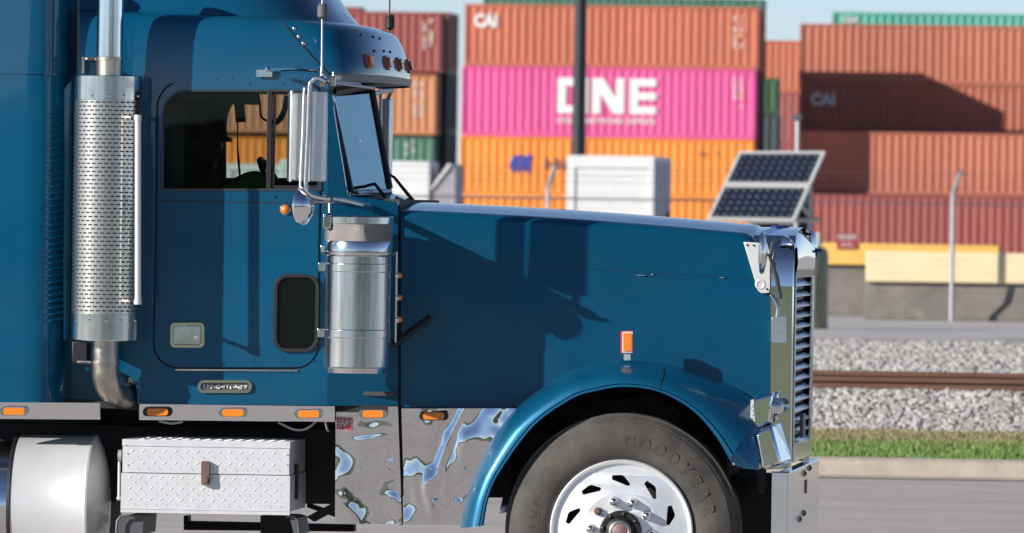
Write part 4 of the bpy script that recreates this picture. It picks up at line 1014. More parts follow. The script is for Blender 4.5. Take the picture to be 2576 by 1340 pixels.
for u, v in ((906, 1180), (978, 1183), (868, 1240), (982, 1255), (1085, 1178), (1170, 1185), (1095, 1260), (1140, 1262)): b.ball(W(u, v, .17), .006, (1, .7, 1), 8)
b.split('panel_screw', M['chrome'], TK)
# red printed sticker
b = MB(); b.plate([(846, 1048), (886, 1050), (886, 1084), (846, 1083)], .158, .002); sk = b.build('sticker', mat('grey sticker', (.42, .40, .42), .3, .4), TK, angle=0)
b = MB()
for (u0, v0, u1, v1) in ((848, 1050, 852, 1064), (854, 1051, 862, 1054), (856, 1054, 859, 1064), (864, 1051, 868, 1064), (870, 1052, 874, 1058), (876, 1052, 884, 1056), (878, 1056, 881, 1066), (848, 1067, 856, 1070), (848, 1070, 851, 1082), (854, 1072, 858, 1082), (860, 1067, 864, 1082), (864, 1073, 870, 1076), (871, 1067, 876, 1082), (878, 1068, 884, 1082)):
    b.plate(rr(u0, v0, u1, v1, 0), .1565, .002)
b.build('sticker_print', mat('red print', (.55, .05, .07), 0, .5), sk, angle=0)
# amber side lamps
def side_lamp(u, v, y, dim=False, wd=36, dark=False):
    b = MB(); b.plate(rr(u - wd, v - 11, u + wd, v + 11, 10.5, 6), y - .008, .012); o = b.build('marker_lamp', M['black'] if dark else M['chrome'], TK, bevel=.003)
    b = MB(); b.plate(rr(u - wd * .72, v - 9, u + wd * .72, v + 9, 7, 5), y - .022, .02); b.build('lens', M['amber'], o, bevel=.006, seg=3)
for a in ((35, 1034, -.012, 0, 37, 0), (396, 1036, CY - .02, 0, 37, 1), (586, 1038, CY - .02, 0, 37, 0), (776, 1041, CY - .02, 0, 37, 0), (938, 1041, .15, 0, 36, 0), (1091, 1046, .175, 0, 37, 1)): side_lamp(a[0], a[1], a[2], a[3], a[4], a[5])
# ---------------- exhaust
yx = CY - .165; mx = X(268, yx, 520)
zt, z1, z2, zb_ = Z(190, yx, 268), Z(252, yx, 268), Z(790, yx, 266), Z(856, yx, 266); rm = 85 * PX
b = MB(); n = 64
rows_ = [[Vector((mx + rm * math.cos(2 * math.pi * j / n), yx + rm * math.sin(2 * math.pi * j / n), z)) for j in range(n + 1)] for z in (z2, (z1 + z2) / 2, z1)]
b.grid(rows_); sh = b.build('heat_shield', M['perf'], TK, angle=60)
uvl = sh.data.uv_layers.new(name='UVMap')
for p in sh.data.polygons:
    for li in p.loop_indices:
        vi = sh.data.loops[li].vertex_index; uvl.data[li].uv = ((vi % (n + 1)) / n * 2 * math.pi * rm, sh.data.vertices[vi].co.z)
b = MB(); b.lathe('z', (mx, yx, 0), [(zt - .001, .05), (zt, rm * .985), (zt - .003, rm * 1.01), (z1 + .001, rm * 1.01), (z1, rm * .9)], 64); b.build('shield_collar', M['steel'], sh)
b = MB(); b.lathe('z', (mx, yx, 0), [(z2, rm * .9), (z2, rm * 1.01), (zb_ + .003, rm * 1.01), (zb_, rm * .985), (zb_ + .001, .05)], 64); b.build('shield_collar', M['steel'], sh)
b = MB()
for q in (-140, -110, -80, -55, -20): 
    for zz_ in (z1 + .02, z2 - .025): b.ball((mx + rm * 1.01 * math.cos(R(q)), yx + rm * 1.01 * math.sin(R(q)), zz_), .007, (1, 1, 1), 8)
b.split('shield_screw', M['chrome'], sh)
px_ = X(277, yx, 100); rp = 34 * PX
b = MB(); b.lathe('z', (px_, yx, 0), [(Z(150, yx, 275), rp), (Z(100, yx, 275), rp), (Z(-90, yx, 275), rp * .98)], 40); b.build('exhaust_stack', M['stack'], TK)
b = MB(); b.lathe('z', (px_, yx, 0), [(zt - .03, rp * 1.0), (Z(152, yx, 275), rp * 1.0), (Z(151, yx, 275), rp * 1.06), (Z(144, yx, 275), rp * 1.06), (Z(143, yx, 275), rp)], 40); b.build('stack_sleeve', mat('heat tinted sleeve', (.62, .54, .44), 1, .3, var=.15), TK)
b = MB(); zc = Z(148, yx, 260); b.tube([(px_ - rp, yx, zc), (X(205, yx, 148), yx + .1, zc)], .008, 8); b.box(X(200, yx, 148), X(206, yx, 148), yx + .08, .2, zt + .01, zc + .01); b.box(px_ + rp * .2, px_ + rp * .5, yx - rp - .012, yx - rp + .01, zt + .003, zc); b.build('stack_clamp', M['pipe'], TK)
b = MB(); path = spline([(265, 850, 0), (265, 915, 0), (267, 950, .01), (279, 980, .06), (305, 994, .17), (345, 998, .36), (375, 1000, .6)], 6)
b.tube([W(u, v, yx + q) for u, v, q in path], 34.5 * PX, 28); b.build('exhaust_elbow', M['pipe'], TK)
b = MB(); ec = W(265, 912, yx); b.lathe('z', ec, [(-.004, .06), (-.005, .065), (.008, .065), (.007, .06)], 32); b.tube([ec + Vector((-.06, 0, 0)), ec + Vector((-.13, .06, 0))], .008, 8); b.build('elbow_clamp', M['pipe'], TK)
b = MB(); b.box(X(192, .2, 880), X(232, .2, 880), .05, .25, Z(912, .1, 210), Z(858, .1, 210)); b.build('muffler_bracket', M['black'], TK, bevel=.006)
# grab handle
yg = CY - .325; b = MB()
b.tube([W(347, 296, yg), W(347, 758, yg)], 8.2 * PX, 14); gh = b.build('grab_handle', M['rod'], TK)
for v in (296, 758):
    b = MB(); b.lathe('z', W(347, v, yg), [(-.012, .0), (-.013, .017), (.013, .017), (.014, 0)], 16); b.tube([W(347, v, yg), W(338, v + 2, yg + .10), W(352, v + 3, CY)], .009, 8); b.build('handle_mount', M['rod'], gh)
# ---------------- air cleaner
ya = CY - .185; ax = X(900, ya, 740); ra = 86 * PX
zA = lambda v: Z(v, ya, 900)
b = MB(); b.lathe('z', (ax, ya, 0), [(zA(940), .02), (zA(938), ra * .90), (zA(926), ra * .92), (zA(924), ra * .9), (zA(922), ra), (zA(640), ra * 1.0)], 64); ac = b.build('air_cleaner', M['cleaner'], TK, angle=35)
b = MB(); b.lathe('z', (ax, ya, 0), [(zA(645), ra), (zA(640), ra * 1.085), (zA(634), ra * 1.09), (zA(632), ra * 1.03), (zA(612), ra * 1.03), (zA(606), ra)], 64); b.build('clamp_ring', M['steel'], ac)
b = MB(); b.lathe('z', (ax, ya, 0), [(zA(606), ra), (zA(562), ra * 1.0)], 64); b.build('intake_screen', mat('fine intake mesh', (.30, .28, .27), .85, .45, bump=.5, bscale=420), ac)
b = MB(); b.lathe('z', (ax, ya, 0), [(zA(563), ra * 1.0), (zA(562), ra * 1.035), (zA(546), ra * 1.035), (zA(543), ra), (zA(541), .05)], 64); b.build('intake_cap', M['steel'], ac)
for v in (672, 838):
    b = MB(); b.lathe('z', (ax, ya, 0), [(zA(v + 12), ra), (zA(v + 11), ra * 1.014), (zA(v - 9), ra * 1.014), (zA(v - 10), ra)], 64); b.tube([(ax - ra * .9, ya, zA(v)), (ax - ra * 1.12, ya + .05, zA(v))], .011, 8); b.box(ax - ra * 1.16, ax - ra * .98, ya - .02, ya + .02, zA(v + 11), zA(v - 11)); b.build('mounting_band', M['cleaner'], ac, bevel=.002)
b = MB(); b.box(ax - ra * 1.1, ax - ra * .9, ya - .02, ya + .02, zA(637), zA(618)); b.build('band_latch', M['steel'], ac, bevel=.002)
b = MB(); b.tube([W(829, 505, ya), W(829, 535, ya - .02)], .006, 8); b.build('sensor_fitting', M['pipe'], ac); b = MB(); b.box(X(820, ya, 550), X(840, ya, 550), ya - .12, ya - .08, zA(575), zA(540)); b.build('pressure_sensor', M['chrome'], ac, bevel=.004)
b = MB()
b.box(X(994, ya, 750), X(999, ya, 750), ya + .0, ya + .03, zA(860), zA(630)); lb = b.build('lamp_bar', M['steel'], ac, bevel=.002)
for v in (692, 748, 803):
    c = W(1000, v, ya + .012)
    o = MB().lathe('x', c, [(-.008, .016), (.006, .016), (.007, .012)], 14).build('marker_lamp', M['steel'], TK)
    MB().lathe('x', c, [(.004, .013), (.015, .012), (.021, .007), (.022, 0)], 14).build('lens', M['amber'], o)
# dark hood latch strap beside the cleaner
b = MB(); b.tube([W(988, 868, .14), W(1015, 848, .15), W(1050, 822, .17), W(1084, 798, .19)], [.018, .015, .014, .016], 8); b.build('hood_latch', M['black'], TK)
# ---------------- mirrors (near side)
ym = -.42
def head(u0, u1, v0, v1, y, depth, name='mirror_head', turn=0):
    p = [W(u0, v0, y), W(u1, v0 + 1, y + turn), W(u1 - 4, v1, y + turn), W(u0 - 4, v1 - 1, y)]
    q = [a + Vector((-.02, depth, 0)) for a in p]
    b = MB(); b.hexa(p, q); o = b.build(name, M['brushed'], TK, bevel=.006, seg=3)
    return o
m1 = head(779, 826, 228, 457, ym, .07); m2 = head(732, 770, 231, 455, ym + .05, .05, turn=.04)
for (u0, u1, y, o) in ((779, 826, ym, m1), (732, 770, ym + .05, m2)):
    b = MB(); b.plate([(u0 - 1.5, 227), (u0 + 5, 227), (u0 + 1, 457), (u0 - 5.5, 457)], y - .004, .012); b.build('edge_trim', M['rod'], o, bevel=.003)
b = MB(); loop = spline([(820, 205), (800, 196), (786, 204), (779, 222), (775, 330), (770, 440), (770, 468), (778, 486), (800, 496), (832, 500)], 5)
b.tube([W(u, v, ym - .03) for u, v in loop], .0095, 10); b.tube([W(u - 14 + (v - 200) * .0, v + 8, ym + .06) for u, v in loop[14:]], .006, 8)
br = b.build('mirror_bracket', M['brushed'], TK)
b = MB(); b.tube([W(u, v, y) for u, v, y in ((682, 176, .06), (740, 173, -.15), (800, 177, -.36), (815, 186, ym + .02), (832, 206, ym))], .009, 10); b.build('bracket_arm', M['chrome'], br)
b = MB(); b.plate(rr(645, 175, 685, 193, 2), CY - .02, .02); b.ball(W(672, 174, CY - .03), .012, n=8); b.build('arm_mount', M['steel'], br, bevel=.003)
b = MB(); b.tube([W(830, 500, ym), W(860, 505, -.25), W(945, 526, .20)], [.014, .02, .016], 10); b.build('bracket_arm', M['paint'], br, label='painted lower bracket arm')
b = MB(); b.tube([W(822, 205, ym), W(905, 212, .1)], .008, 8); b.tube([W(836, 208, ym), W(942, 222, .25)], .007, 8); b.box(X(832, ym, 205), X(844, ym, 205), ym - .02, ym + .02, Z(216, ym, 838), Z(190, ym, 838)); b.lathe('z', W(838, 188, ym), [(-.01, .006), (.012, .002)], 8); b.ball(W(812, 208, ym), .02, n=10); b.ball(W(822, 500, ym), .022, n=10); b.build('bracket_clamp', M['pipe'], br)
# round convex mirror
c = W(762, 518, ym); ax_ = Vector((1.0, -.62, .0)).normalized(); e1 = Vector((0, 0, 1)); e2 = ax_.cross(e1)
def dish(mb, prof, nn=36):
    mb.grid([[c + ax_ * a + (e1 * math.cos(q) * 1.22 + e2 * math.sin(q)) * r for q in [2 * math.pi * j / nn for j in range(nn)]] for a, r in prof], closed=True)
b = MB(); dish(b, [(-.012, .001), (-.012, .062), (-.006, .068), (.004, .068), (.012, .060), (.03, .045), (.042, .028), (.046, .001)]); cm = b.build('convex_mirror', M['chrome'], TK)
b = MB(); b.tube([c + ax_ * .044, W(790, 495, ym)], .008, 8); b.build('mirror_stem', M['steel'], cm)
# far mirror
b = MB(); b.box(X(962, 2.75, 350), X(982, 2.75, 350), 2.7, 2.86, Z(440, 2.75, 970), Z(248, 2.75, 970)); fm = b.build('mirror_head', M['brushed'], TK, bevel=.006)
b = MB(); b.tube([W(938, 240, 2.1), W(950, 232, 2.4), W(985, 226, 2.7), W(975, 250, 2.75)], .012, 8); b.tube([W(958, 236, 2.6), W(956, 470, 2.6)], .008, 8); b.build('mirror_bracket', M['pipe'], fm)
# antennas
def antenna(u, y, vb, v0, v1, wpx, dark):
    b = MB(); b.tube([W(u, vb, y), W(u + .5, vb - 30, y), W(u + 2, -60, y)], [.007, .0042, .0035], 8); o = b.build('antenna', M['brushed'] if not dark else M['black'], TK)
    c0 = W(u + 2, v1, y); hh = W(u + 2, v0, y).z - c0.z; r = wpx * PX / 2
    b = MB(); b.lathe('z', c0, [(0, .004), (hh * .08, r * .72), (hh * .16, r), (hh * .8, r), (hh * .86, r * .8), (hh * .98, r * .7), (hh, .004)], 20); b.build('loading_coil', M['black'] if dark else M['grey'], o)
antenna(809, ym + .03, 190, 8, 48, 27, False); antenna(979, 2.78, 118, 36, 76, 25, True)
# ---------------- grille, surround, headlamp, bumper
y0g, y1g = .44, 1.86
xs0, xs1 = X(1938, y0g, 800), X(1996, y0g, 800)
zT, zB = Z(592, y0g, 1965), Z(1180, y0g, 1965)
b = MB(); prof = [(zB, 0), (zB + .01, 0), (Z(724, y0g, 1965), 0), (Z(720, y0g, 1965), .0002), (Z(690, y0g, 1965), .004), (Z(660, y0g, 1965), .014), (Z(630, y0g, 1965), .035), (Z(608, y0g, 1965), .07), (zT, .12)]
rows_ = []
flat_ = [[Vector((xs0 - .1, y0g, z)), Vector((xs0, y0g, z)), Vector((xs1 - .006, y0g, z))] for z in (zB, Z(720, y0g, 1965) - .0005)]
for z, ins in prof: rows_.append([Vector((xs0 - .1, y0g + ins, z)), Vector((xs0, y0g + ins, z)), Vector((xs1 - .006, y0g + ins, z)), Vector((xs1, y0g + ins + .006, z)), Vector((xs1, y0g + ins + .05, z)), Vector((xs1 - .03, y0g + ins + .06, z))])
b.grid(flat_); b.grid([r[2:] for r in rows_[:4]]); b.grid(rows_[3:]); b.grid([[mir(p) for p in r] for r in rows_])
top = rows_[-1]; arc = []
for i in range(13):
    q = i / 12; arc.append([Vector((p.x, y0g + .12 + (y1g - y0g - .24) * q, zT + .035 * math.sin(q * math.pi))) for p in (top[0], top[1], top[2], top[3])])
b.grid(arc)
gs = b.build('grille_surround', M['chrome'], TK, angle=40)
b = MB(); ft = []
for i in range(13):
    q = i / 12; yy = y0g + .03 + (y1g - y0g - .06) * q
    ft.append([Vector((xs1 + .004, yy, Z(700, y0g, 1996))), Vector((xs1 + .016, yy, Z(660, y0g, 1996) + .0)), Vector((xs1 + .012, yy, Z(625, y0g, 1996) + .02 * math.sin(q * math.pi))), Vector((xs1 - .015, yy, Z(603, y0g, 1996) + .04 * math.sin(q * math.pi))), Vector((xs1 - .06, yy, zT + .035 * math.sin(q * math.pi) + .003))])
b.grid(ft); b.build('nose_panel', M['chrome'], gs, angle=60)
b = MB(); b.box(xs1 - .05, xs1 - .025, y0g + .05, y1g - .05, zB + .02, Z(690, y0g, 1996)); b.build('grille_back', M['black'], gs)
gr = MB(); zlo, zhi = Z(1125, y0g, 1996), Z(700, y0g, 1996); n = 16
for i in range(n):
    z = zlo + (zhi - zlo) * (i + .5) / n
    f_ = [Vector((xs1 + .004, y0g + .07, z - .014)), Vector((xs1 + .004, y1g - .07, z - .014)), Vector((xs1 - .022, y1g - .07, z + .011)), Vector((xs1 - .022, y0g + .07, z + .011))]
    gr.hexa(f_, [p + Vector((0, 0, .004)) for p in f_])
gr.build('grille_bars', M['steel'], gs, angle=0)
b = MB(); b.box(xs1 + .001, xs1 + .012, y1g - .17, y1g - .04, zB + .06, Z(700, y0g, 1996)); b.box(xs1 + .0, xs1 + .008, y0g + .055, y0g + .075, zB + .06, Z(700, y0g, 1996)); b.box(xs1, xs1 + .01, y0g + .05, y1g - .05, zB + .03, Z(1120, y0g, 1996)); b.build('grille_frame', M['steel'], gs, bevel=.002)
b = MB(); b.box(xs1 + .006, xs1 + .02, .95, 1.15, Z(1100, 1, 2010), Z(1040, 1, 2010)); b.build('licence_holder', M['grey'], gs)
# bright side plate at the hood's front corner, oval fender mirror, latch
b = MB(); b.plate([(1870, 608), (1930, 611), (1937, 640), (1937, 728), (1934, 736), (1914, 737), (1906, 730)], .395, .012)
b.lathe('y', W(1913, 715, .395), [(-.001, .012), (-.004, .018), (-.001, .024)], 20); b.build('hood_side_plate', M['alu'], TK, bevel=.002)
b = MB()
for u, v in ((1880, 616), (1896, 617), (1929, 727)): b.ball(W(u, v, .393), .005, n=8)
b.split('plate_bolt', M['black'], TK)
def oval(u, v, y, hpx, ax, name):
    c2 = W(u, v, y); a1 = Vector(ax).normalized(); f1 = Vector((0, 0, 1)); f2 = a1.cross(f1)
    b = MB(); pr_ = [(-.016, .002), (-.015, .5), (-.010, .9), (0, 1), (.010, .9), (.018, .6), (.022, .3), (.024, .002)]
    b.grid([[c2 + a1 * a + f1 * math.cos(q) * r * hpx * PX + f2 * math.sin(q) * r * .075 for q in [2 * math.pi * j / 32 for j in range(32)]] for a, r in pr_], closed=True)
    return b.build(name, M['steel'], TK)
fm1 = oval(1917, 636, .18, 55, (1, .04, 0), 'fender_mirror'); fm2 = oval(2041, 622, 2.05, 46, (1, -.25, 0), 'fender_mirror')
b = MB(); b.tube([W(1926, 640, .2), W(1938, 642, .3), W(1944, 610, .4), W(1952, 604, .46)], .007, 8); b.tube([W(1936, 642, .3), W(1950, 690, .38), W(1962, 750, .42)], .009, 8); b.build('mirror_arm', M['grey'], fm1)
b = MB(); b.tube([W(2052, 628, 2.05), W(2066, 630, 2.05)], .007, 6); b.tube([W(2054, 632, 2.05), W(2040, 680, 1.9)], .009, 6); b.build('mirror_arm', M['navy'], fm2)
b = MB(); b.tube([W(u, v, .40) for u, v in spline([(1938, 742), (1950, 758), (1956, 775), (1955, 797)], 5)], .008, 10); b.plate(rr(1941, 796, 1979, 862, 7, 5), .385, .05); b.build('hood_handle', M['brushed'], TK, bevel=.008, seg=3)
b = MB(); b.lathe('y', W(1950, 1022, .44), [(0, .04), (-.006, .04), (-.012, .03), (-.014, .0)], 24); b.build('side_lamp_base', M['chrome'], TK)
# nose scoop / ornament
b = MB(); b.hexa([W(1915, 582, .6), W(1940, 571, .8), W(2010, 580, 1.2), W(1995, 592, 1.0)], [W(1912, 590, .6), W(1938, 577, .8), W(2014, 586, 1.2), W(1992, 598, 1.0)]); b.build('hood_ornament', M['chrome'], TK, bevel=.006)
b = MB(); b.tube([W(1945, 574, .9), W(1975, 577, 1.15), W(2006, 583, 1.4)], [.012, .02, .012], 10, flat=1.2); b.build('bug_deflector', M['navy'], TK)
# headlamp
b = MB(); yhl = .10
f_ = [W(1890, 1006, yhl), W(1944, 988, yhl), W(1938, 1062, yhl), W(1896, 1085, yhl)]; g_ = [p + Vector((0, .22, 0)) for p in f_]
b.hexa(f_, g_); hl = b.build('headlamp', M['chrome'], TK, bevel=.012, seg=3)
b = MB(); b.plate([(1888, 1006), (1897, 1003), (1902, 1084), (1894, 1084), (1887, 1050)], yhl - .008, .16); b.build('lens', mat('ribbed glass lens', (.55, .57, .58), .3, .3, bump=1, bscale=120), hl, bevel=.004)
b = MB(); b.lathe('y', W(1950, 1024, yhl + .05), [(0, .03), (-.012, .03), (-.018, .02), (-.02, 0)], 20); b.build('turn_lamp', M['steel'], hl)
b = MB(); f_ = [W(1898, 1092, .02), W(1940, 1066, .02), W(1968, 1168, .02), W(1916, 1184, .02)]; g_ = [p + Vector((.02, .4, 0)) for p in f_]; b.hexa(f_, g_); b.build('headlamp_bracket', M['chrome'], TK, bevel=.015, seg=3)
b = MB()
for u, v in ((1921, 1178), (1944, 1168)): b.ball(W(u, v, .018), .005, n=8)
b.split('bracket_screw', M['black'], TK)
# bumper: end return and front plate
xb0, xb1 = X(1941, -.01, 1260), X(1986, -.01, 1260); zbt, zbb = Z(1186, -.01, 1960), Z(1460, -.01, 1960)
b = MB(); pl = [(xb0, -.01), (xb1 - .012, -.012), (xb1 - .004, -.008), (xb1, .0), (xb1 + .004, .3), (xb1 + .006, YC)]
pl = pl + [(x, 2 * YC - y) for x, y in reversed(pl[:-1])]
b.grid([[Vector((x, y, zbb)) for x, y in pl], [Vector((x, y, zbt - .006)) for x, y in pl], [Vector((x - .004, y + (.004 if y < YC else -.004), zbt)) for x, y in pl], [Vector((x - .05 if x > xb0 + .02 else x, y + (.03 if y < YC else -.03), zbt)) for x, y in pl]])
bm_ = b.build('bumper', mat('bumper chrome', (.86, .86, .87), 1, .17, rvar=.04), TK, angle=18)
b = MB()
for y, v in ((.95, 1190), (1.35, 1176), (.62, 1305), (.95, 1290)):
    c2 = Vector((xb1 + .007, y, W(2000, v, y).z)); b.lathe('x', c2, [(0, .016), (.006, .015), (.008, .008), (.012, .008), (.013, 0)], 14)
b.split('bumper_bolt', M['grey'], bm_)
b = MB(); y = 1.12; b.box(xb1 + .004, xb1 + .009, y - .07, y + .06, Z(1240, y, 2012), Z(1206, y, 2012)); b.build('bumper_slot', M['black'], bm_)
b = MB(); b.box(X(1908, .3, 1210), X(1924, .3, 1210), .3, .4, Z(1240, .3, 1915), Z(1180, .3, 1915)); b.box(X(1830, .6), X(1950, .6), .6, 1.7, Z(1400, .6), Z(1195, .6)); b.build('bumper_bracket', M['dark'], TK)
# ---------------- fuel tank, tool box, chassis
yt_ = .32; rt_ = .315; tc_ = W(120, 1094, yt_); zt_ = tc_.z - rt_
xt0, xt1 = X(22, .0, 1250), X(214, .0, 1250)
b = MB(); pr_ = [(xt0, .01), (xt0, rt_ - .01), (xt0 + .004, rt_), (xt1 - .01, rt_), (xt1 - .003, rt_ + .004), (xt1 + .006, rt_ + .002), (xt1 + .01, rt_ - .008), (xt1 + .028, rt_ * .86), (xt1 + .045, rt_ * .66), (xt1 + .056, rt_ * .4), (xt1 + .06, .01)]
b.lathe('x', (0, yt_, zt_), pr_, 64); ft_ = b.build('fuel_tank', M['tank'], TK, angle=40)
b = MB(); b.lathe('x', (0, yt_, zt_), [(xt0 - .6, rt_ - .03), (xt0 - .006, rt_ - .03), (xt0 - .004, rt_ - .05)], 64); b.build('tank_band', M['steel'], ft_)
b = MB(); b.lathe('x', (0, yt_, zt_), [(xt0 - .012, rt_ - .02), (xt0 - .012, rt_ + .004), (xt0 + .001, rt_ + .006), (xt0 + .001, rt_ - .02)], 64); b.build('tank_strap', M['black'], ft_)
xq0, xq1 = X(304, -.02, 1240), X(729, -.02, 1240); ytb = -.02; dpt = .62
zq = lambda v: Z(v, ytb, 516)
def lozenges(mb, x0, x1, z0, z1, y, plane='y', pitch=.046):
    nx = int((x1 - x0) / pitch); nz = max(int((z1 - z0) / (pitch * .5)), 1)
    for i in range(nx):
        for j in range(nz):
            cx = x0 + (i + .5 + (.25 if j % 2 else -.25)) * (x1 - x0) / nx; cz = z0 + (j + .5) * (z1 - z0) / nz
            a = R(42) if j % 2 else R(-42); L_, w_ = .0125, .0035
            if cx - .014 < x0 or cx + .014 > x1: continue
            ca, sa = math.cos(a), math.sin(a)
            def P(p, q, d):
                X_, Z_ = cx + p * ca - q * sa, cz + p * sa + q * ca
                return (X_, y - d, Z_) if plane == 'y' else (X_, Z_, y + d)
            mb.add([P(-L_, 0, 0), P(0, -w_, 0), P(L_, 0, 0), P(0, w_, 0), P(-L_ * .5, 0, .0028), P(L_ * .5, 0, .0028)], [(0, 1, 5, 4), (1, 2, 5), (2, 3, 4, 5), (3, 0, 4)])
tbx = TK
b = MB(); b.box(xq0, xq1, ytb, ytb + dpt, zq(1283), zq(1193)); lozenges(b, xq0 + .005, xq1 - .005, zq(1279), zq(1196), ytb)
b.box(xq0, xq1 + .001, ytb - .004, ytb + .02, zq(1292), zq(1284)); body = b.build('tool_box', M['tread'], TK, angle=0, bevel=.0)
b = MB(); b.box(xq0 + .006, xq1 - .004, ytb - .003, ytb + dpt, zq(1191), zq(1108)); lozenges(b, xq0 + .012, xq1 - .012, zq(1188), zq(1129), ytb - .003)
b.box(xq0 + .004, xq1 - .001, ytb - .007, ytb - .0035, zq(1124), zq(1107.5)); lozenges(b, xq0 + .02, xq1 - .02, ytb + .02, ytb + dpt - .02, zq(1108), 'z')
for u, v in ((316, 1119), (319, 1140), (319, 1168), (720, 1143), (720, 1168), (722, 1117)): b.ball(W(u, v, ytb - .008), .0035, n=6)
b.build('lid', M['tread'], body, angle=0)
b = MB(); b.plate(rr(506, 1160, 526, 1220, 3), ytb - .03, .024); b.plate(rr(510, 1200, 522, 1214, 3), ytb - .036, .006); b.build('latch', M['rust'], body, bevel=.003)
b = MB(); b.tube([(xq0 - .016, ytb + .05, zq(1255)), (xq0 - .016, ytb + .05, zq(1165))], .006, 8); b.ball((xq0 - .016, ytb + .05, zq(1258)), .011, n=10); b.lathe('x', (xq0 - .02, ytb + .05, zq(1150)), [(0, .0), (0, .026), (.016, .026)], 20); b.build('side_fitting', M['galv'], body)
b = MB(); b.tube([(xq1 + .006, ytb + .2, zq(1255)), (xq1 + .006, ytb + .2, zq(1165))], .009, 8); b.build('lid_strut', M['black'], body)
b = MB()
for u0, u1 in ((292, 362), (737, 752)):
    b.tube([W(u0, 1345, .0), W(u0 + 3, 1310, .0), W(u0 + 12, 1298, .0), W(u0 + 36, 1297, .0)] if u0 < 400 else [W(752, 1345, .0), W(750, 1312, .0), W(742, 1300, .0), W(720, 1298, .0)], .006, 8)
b.plate([(296, 1312), (310, 1298), (362, 1298), (358, 1345), (292, 1345)], .03, .45); b.plate([(728, 1299), (746, 1304), (754, 1345), (740, 1345)], .01, .4); b.split('box_bracket', mat('dull grey bracket', (.10, .105, .11), .3, .5), TK)
b = MB(); b.plate([(462, 1297), (474, 1297), (474, 1311), (890, 1320), (890, 1337), (462, 1333)], 1.9, .1); b.plate([(655, 1297), (735, 1297), (735, 1345), (655, 1345)], 1.0, .3); b.plate([(770, 1300), (842, 1262), (842, 1284), (790, 1312)], .9, .1); b.plate([(772, 1266), (842, 1290), (842, 1300), (772, 1276)], 1.2, .1); b.split('chassis_brace', M['dark'], TK)
b = MB(); b.box(X(-200, .7), X(1400, .7), .68, .76, Z(1240, .7, 600), Z(1075, .7, 600)); b.box(X(-200, .7), X(1400, .7), 1.54, 1.62, Z(1240, .7, 600), Z(1075, .7, 600)); b.box(X(255, .8), X(850, .8), .80, 1.5, Z(1262, .8, 500), Z(1010, .8, 500)); b.box(X(-200, .8), X(255, .8), .72, 1.6, Z(1350, .8, 100), Z(1010, .8, 100))
b.box(X(-200, .5), X(1000, .5), .16, 2.1, Z(1030, .2, 500), Z(1012, .2, 500)); b.box(X(250, 1.8), X(845, 1.8), 1.8, 1.9, Z(1262, 1.8, 500), Z(1010, 1.8, 500)); b.build('chassis', M['dark'], TK)
b = MB()
for pts in (((700, 1062), (740, 1080), (770, 1078), (795, 1060)), ((820, 1062), (822, 1075), (828, 1085)), ((400, 1058), (430, 1064), (460, 1060))): b.tube([W(u, v, .3) for u, v in spline(pts, 4)], .006, 6)
b.split('loose_cable', M['galv'], TK)
# rear wheels of the tractor hold the frame up outside the picture
for sx in (-4.2, -5.5):
    MB().lathe('y', (sx, .02, RT), [(.3, .2), (.3, RT * .9), (.25, RT), (.05, RT), (0, RT * .85), (.02, .3), (.1, .1)], 40).build('rear_tyre', M['tyre'], TK)
    MB().lathe('y', (sx, 2.28, RT), [(-.3, .2), (-.3, RT * .9), (-.25, RT), (-.05, RT), (0, RT * .85), (-.02, .3), (-.1, .1)], 40).build('rear_tyre', M['tyre'], TK)

# ------------------------------------------------------------------ driver and hanging card
yd = 1.72
DR = thing('person', 'driver in dark cap and jacket with green sleeve, sitting at the wheel in the cab', 'person', W(480, 640, yd))
def skin_body(name, chains, mt, parent, sub=2):
    vs = []; es = []; rad = []; idx = {}
    for ch in chains:
        prev = None
        for key, p, r in ch:
            if key not in idx: idx[key] = len(vs); vs.append(tuple(Vector(p) - ROOT[parent.name])); rad.append(r)
            if prev is not None: es.append((prev, idx[key]))
            prev = idx[key]
    me = bpy.data.meshes.new(name); me.from_pydata(vs, es, []); o = bpy.data.objects.new(name, me); COL.objects.link(o); o.parent = parent; ROOT[o.name] = ROOT[parent.name]
    sk_ = o.modifiers.new('skin', 'SKIN'); sk_.use_smooth_shade = True
    for i, r in enumerate(rad):
        d = me.skin_vertices[0].data[i]; d.radius = r if isinstance(r, tuple) else (r, r)
    me.skin_vertices[0].data[0].use_root = True
    sb_ = o.modifiers.new('sub', 'SUBSURF'); sb_.levels = sub; sb_.render_levels = sub
    me.materials.append(mt); return o
D = lambda u, v, dy=0.0: W(u, v, yd + dy)
ch = [[('pel', D(468, 640), (.16, .13)), ('bel', D(474, 570), (.155, .13)), ('che', D(488, 490), (.17, .14)), ('sho', D(498, 448), (.15, .10)), ('nek', D(510, 424), .055), ('jaw', D(522, 398), (.062, .07)), ('sku', D(524, 365), (.075, .092)), ('top', D(520, 335), (.062, .08))],
      [('jaw', D(522, 398), .06), ('chn', D(540, 400), .03)], [('sku', D(524, 365), .07), ('nos', D(555, 375), .016)]]
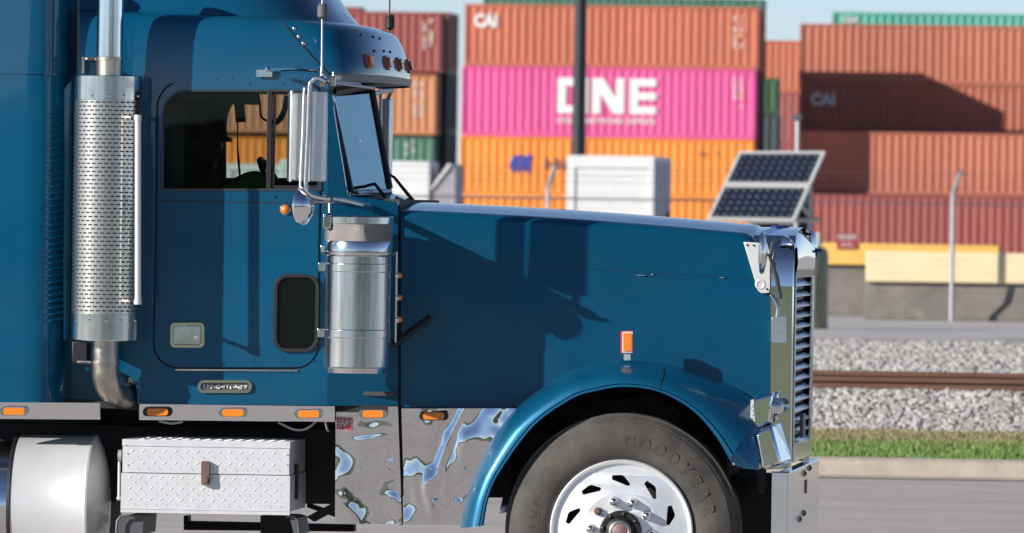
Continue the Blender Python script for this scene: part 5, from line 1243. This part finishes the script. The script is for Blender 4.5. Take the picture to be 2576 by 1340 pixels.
for s in (-1, 1):
    ch.append([('sho', D(498, 448), .1), ('sa%d' % s, D(496, 455, .17 * s), .07), ('ua%d' % s, D(520, 515, .22 * s), .055), ('el%d' % s, D(565, 545, .22 * s), .045), ('fa%d' % s, D(625, 500, .2 * s), .04), ('wr%d' % s, D(672, 474, .19 * s), .03), ('pa%d' % s, D(692, 468, .19 * s), (.035, .02))])
    for f in range(4): ch.append([('pa%d' % s, 0, 0), ('f%d%da' % (s, f), D(708, 461 + f * 5, .19 * s), .009), ('f%d%db' % (s, f), D(718, 466 + f * 5, .18 * s), .0085), ('f%d%dc' % (s, f), D(714, 474 + f * 5, .165 * s), .008)])
    ch.append([('pa%d' % s, 0, 0), ('t%da' % s, D(694, 458, .17 * s), .010), ('t%db' % s, D(706, 455, .16 * s), .009)])
    ch.append([('pel', 0, 0), ('hi%d' % s, D(480, 650, .1 * s), .09), ('kn%d' % s, D(640, 640, .13 * s), .07), ('an%d' % s, D(690, 840, .13 * s), .045), ('to%d' % s, D(745, 860, .14 * s), .04)])
skin_body('body', ch, M['skin'], DR)
sw = [[('a', D(468, 640), (.17, .145)), ('b', D(474, 570), (.17, .145)), ('c', D(488, 490), (.185, .155)), ('d', D(497, 452), (.16, .115)), ('e', D(508, 434), .066)]]
for s in (-1, 1): sw.append([('d', 0, 0), ('s%d' % s, D(496, 453, .175 * s), .085), ('u%d' % s, D(520, 512, .225 * s), .068), ('l%d' % s, D(565, 542, .225 * s), .06)])
skin_body('jacket', sw, M['cloth'], DR)
for s in (-1, 1): skin_body('sleeve', [[('l', D(556, 512, .225 * s), .068), ('f', D(625, 462, .205 * s), .066), ('w', D(674, 450, .19 * s), .055)]], M['vest'], DR)
b = MB(); b.tube([D(466, 405, -.16), D(486, 420, -.17), D(508, 433, -.15)], .008, 6); b.build('collar_piping', M['limes'], DR)
b = MB(); cc = D(520, 345)
b.lathe('z', cc, [(-.02, .098), (.02, .098), (.05, .085), (.075, .055), (.085, .0)], 24, sc=(1, .85)); b.hexa([cc + Vector((.05, -.075, .012)), cc + Vector((.115, -.05, .0)), cc + Vector((.115, .05, .0)), cc + Vector((.05, .075, .012))], [cc + Vector((.05, -.075, -.012)), cc + Vector((.115, -.05, -.022)), cc + Vector((.115, .05, -.022)), cc + Vector((.05, .075, -.012))]); b.build('cap', M['black'], DR, bevel=.008, seg=3)
HC = thing('hanging_card', 'dark green card hanging on a strap inside the cab window', 'card', W(604, 240, 1.95))
b = MB(); b.plate([(588, 256), (612, 252), (618, 306), (593, 308)], 1.95, .02); b.build('card', M['freshener'], HC, bevel=.003)
b = MB(); b.tube([W(598, 232, 1.95), W(599, 254, 1.95)], .005, 6); b.tube([W(598, 306, 1.95), W(597, 370, 1.95), W(600, 400, 1.95), W(603, 440, 1.95)], [.006, .007, .012, .010], 6, flat=.5); b.build('strap', M['black'], HC)
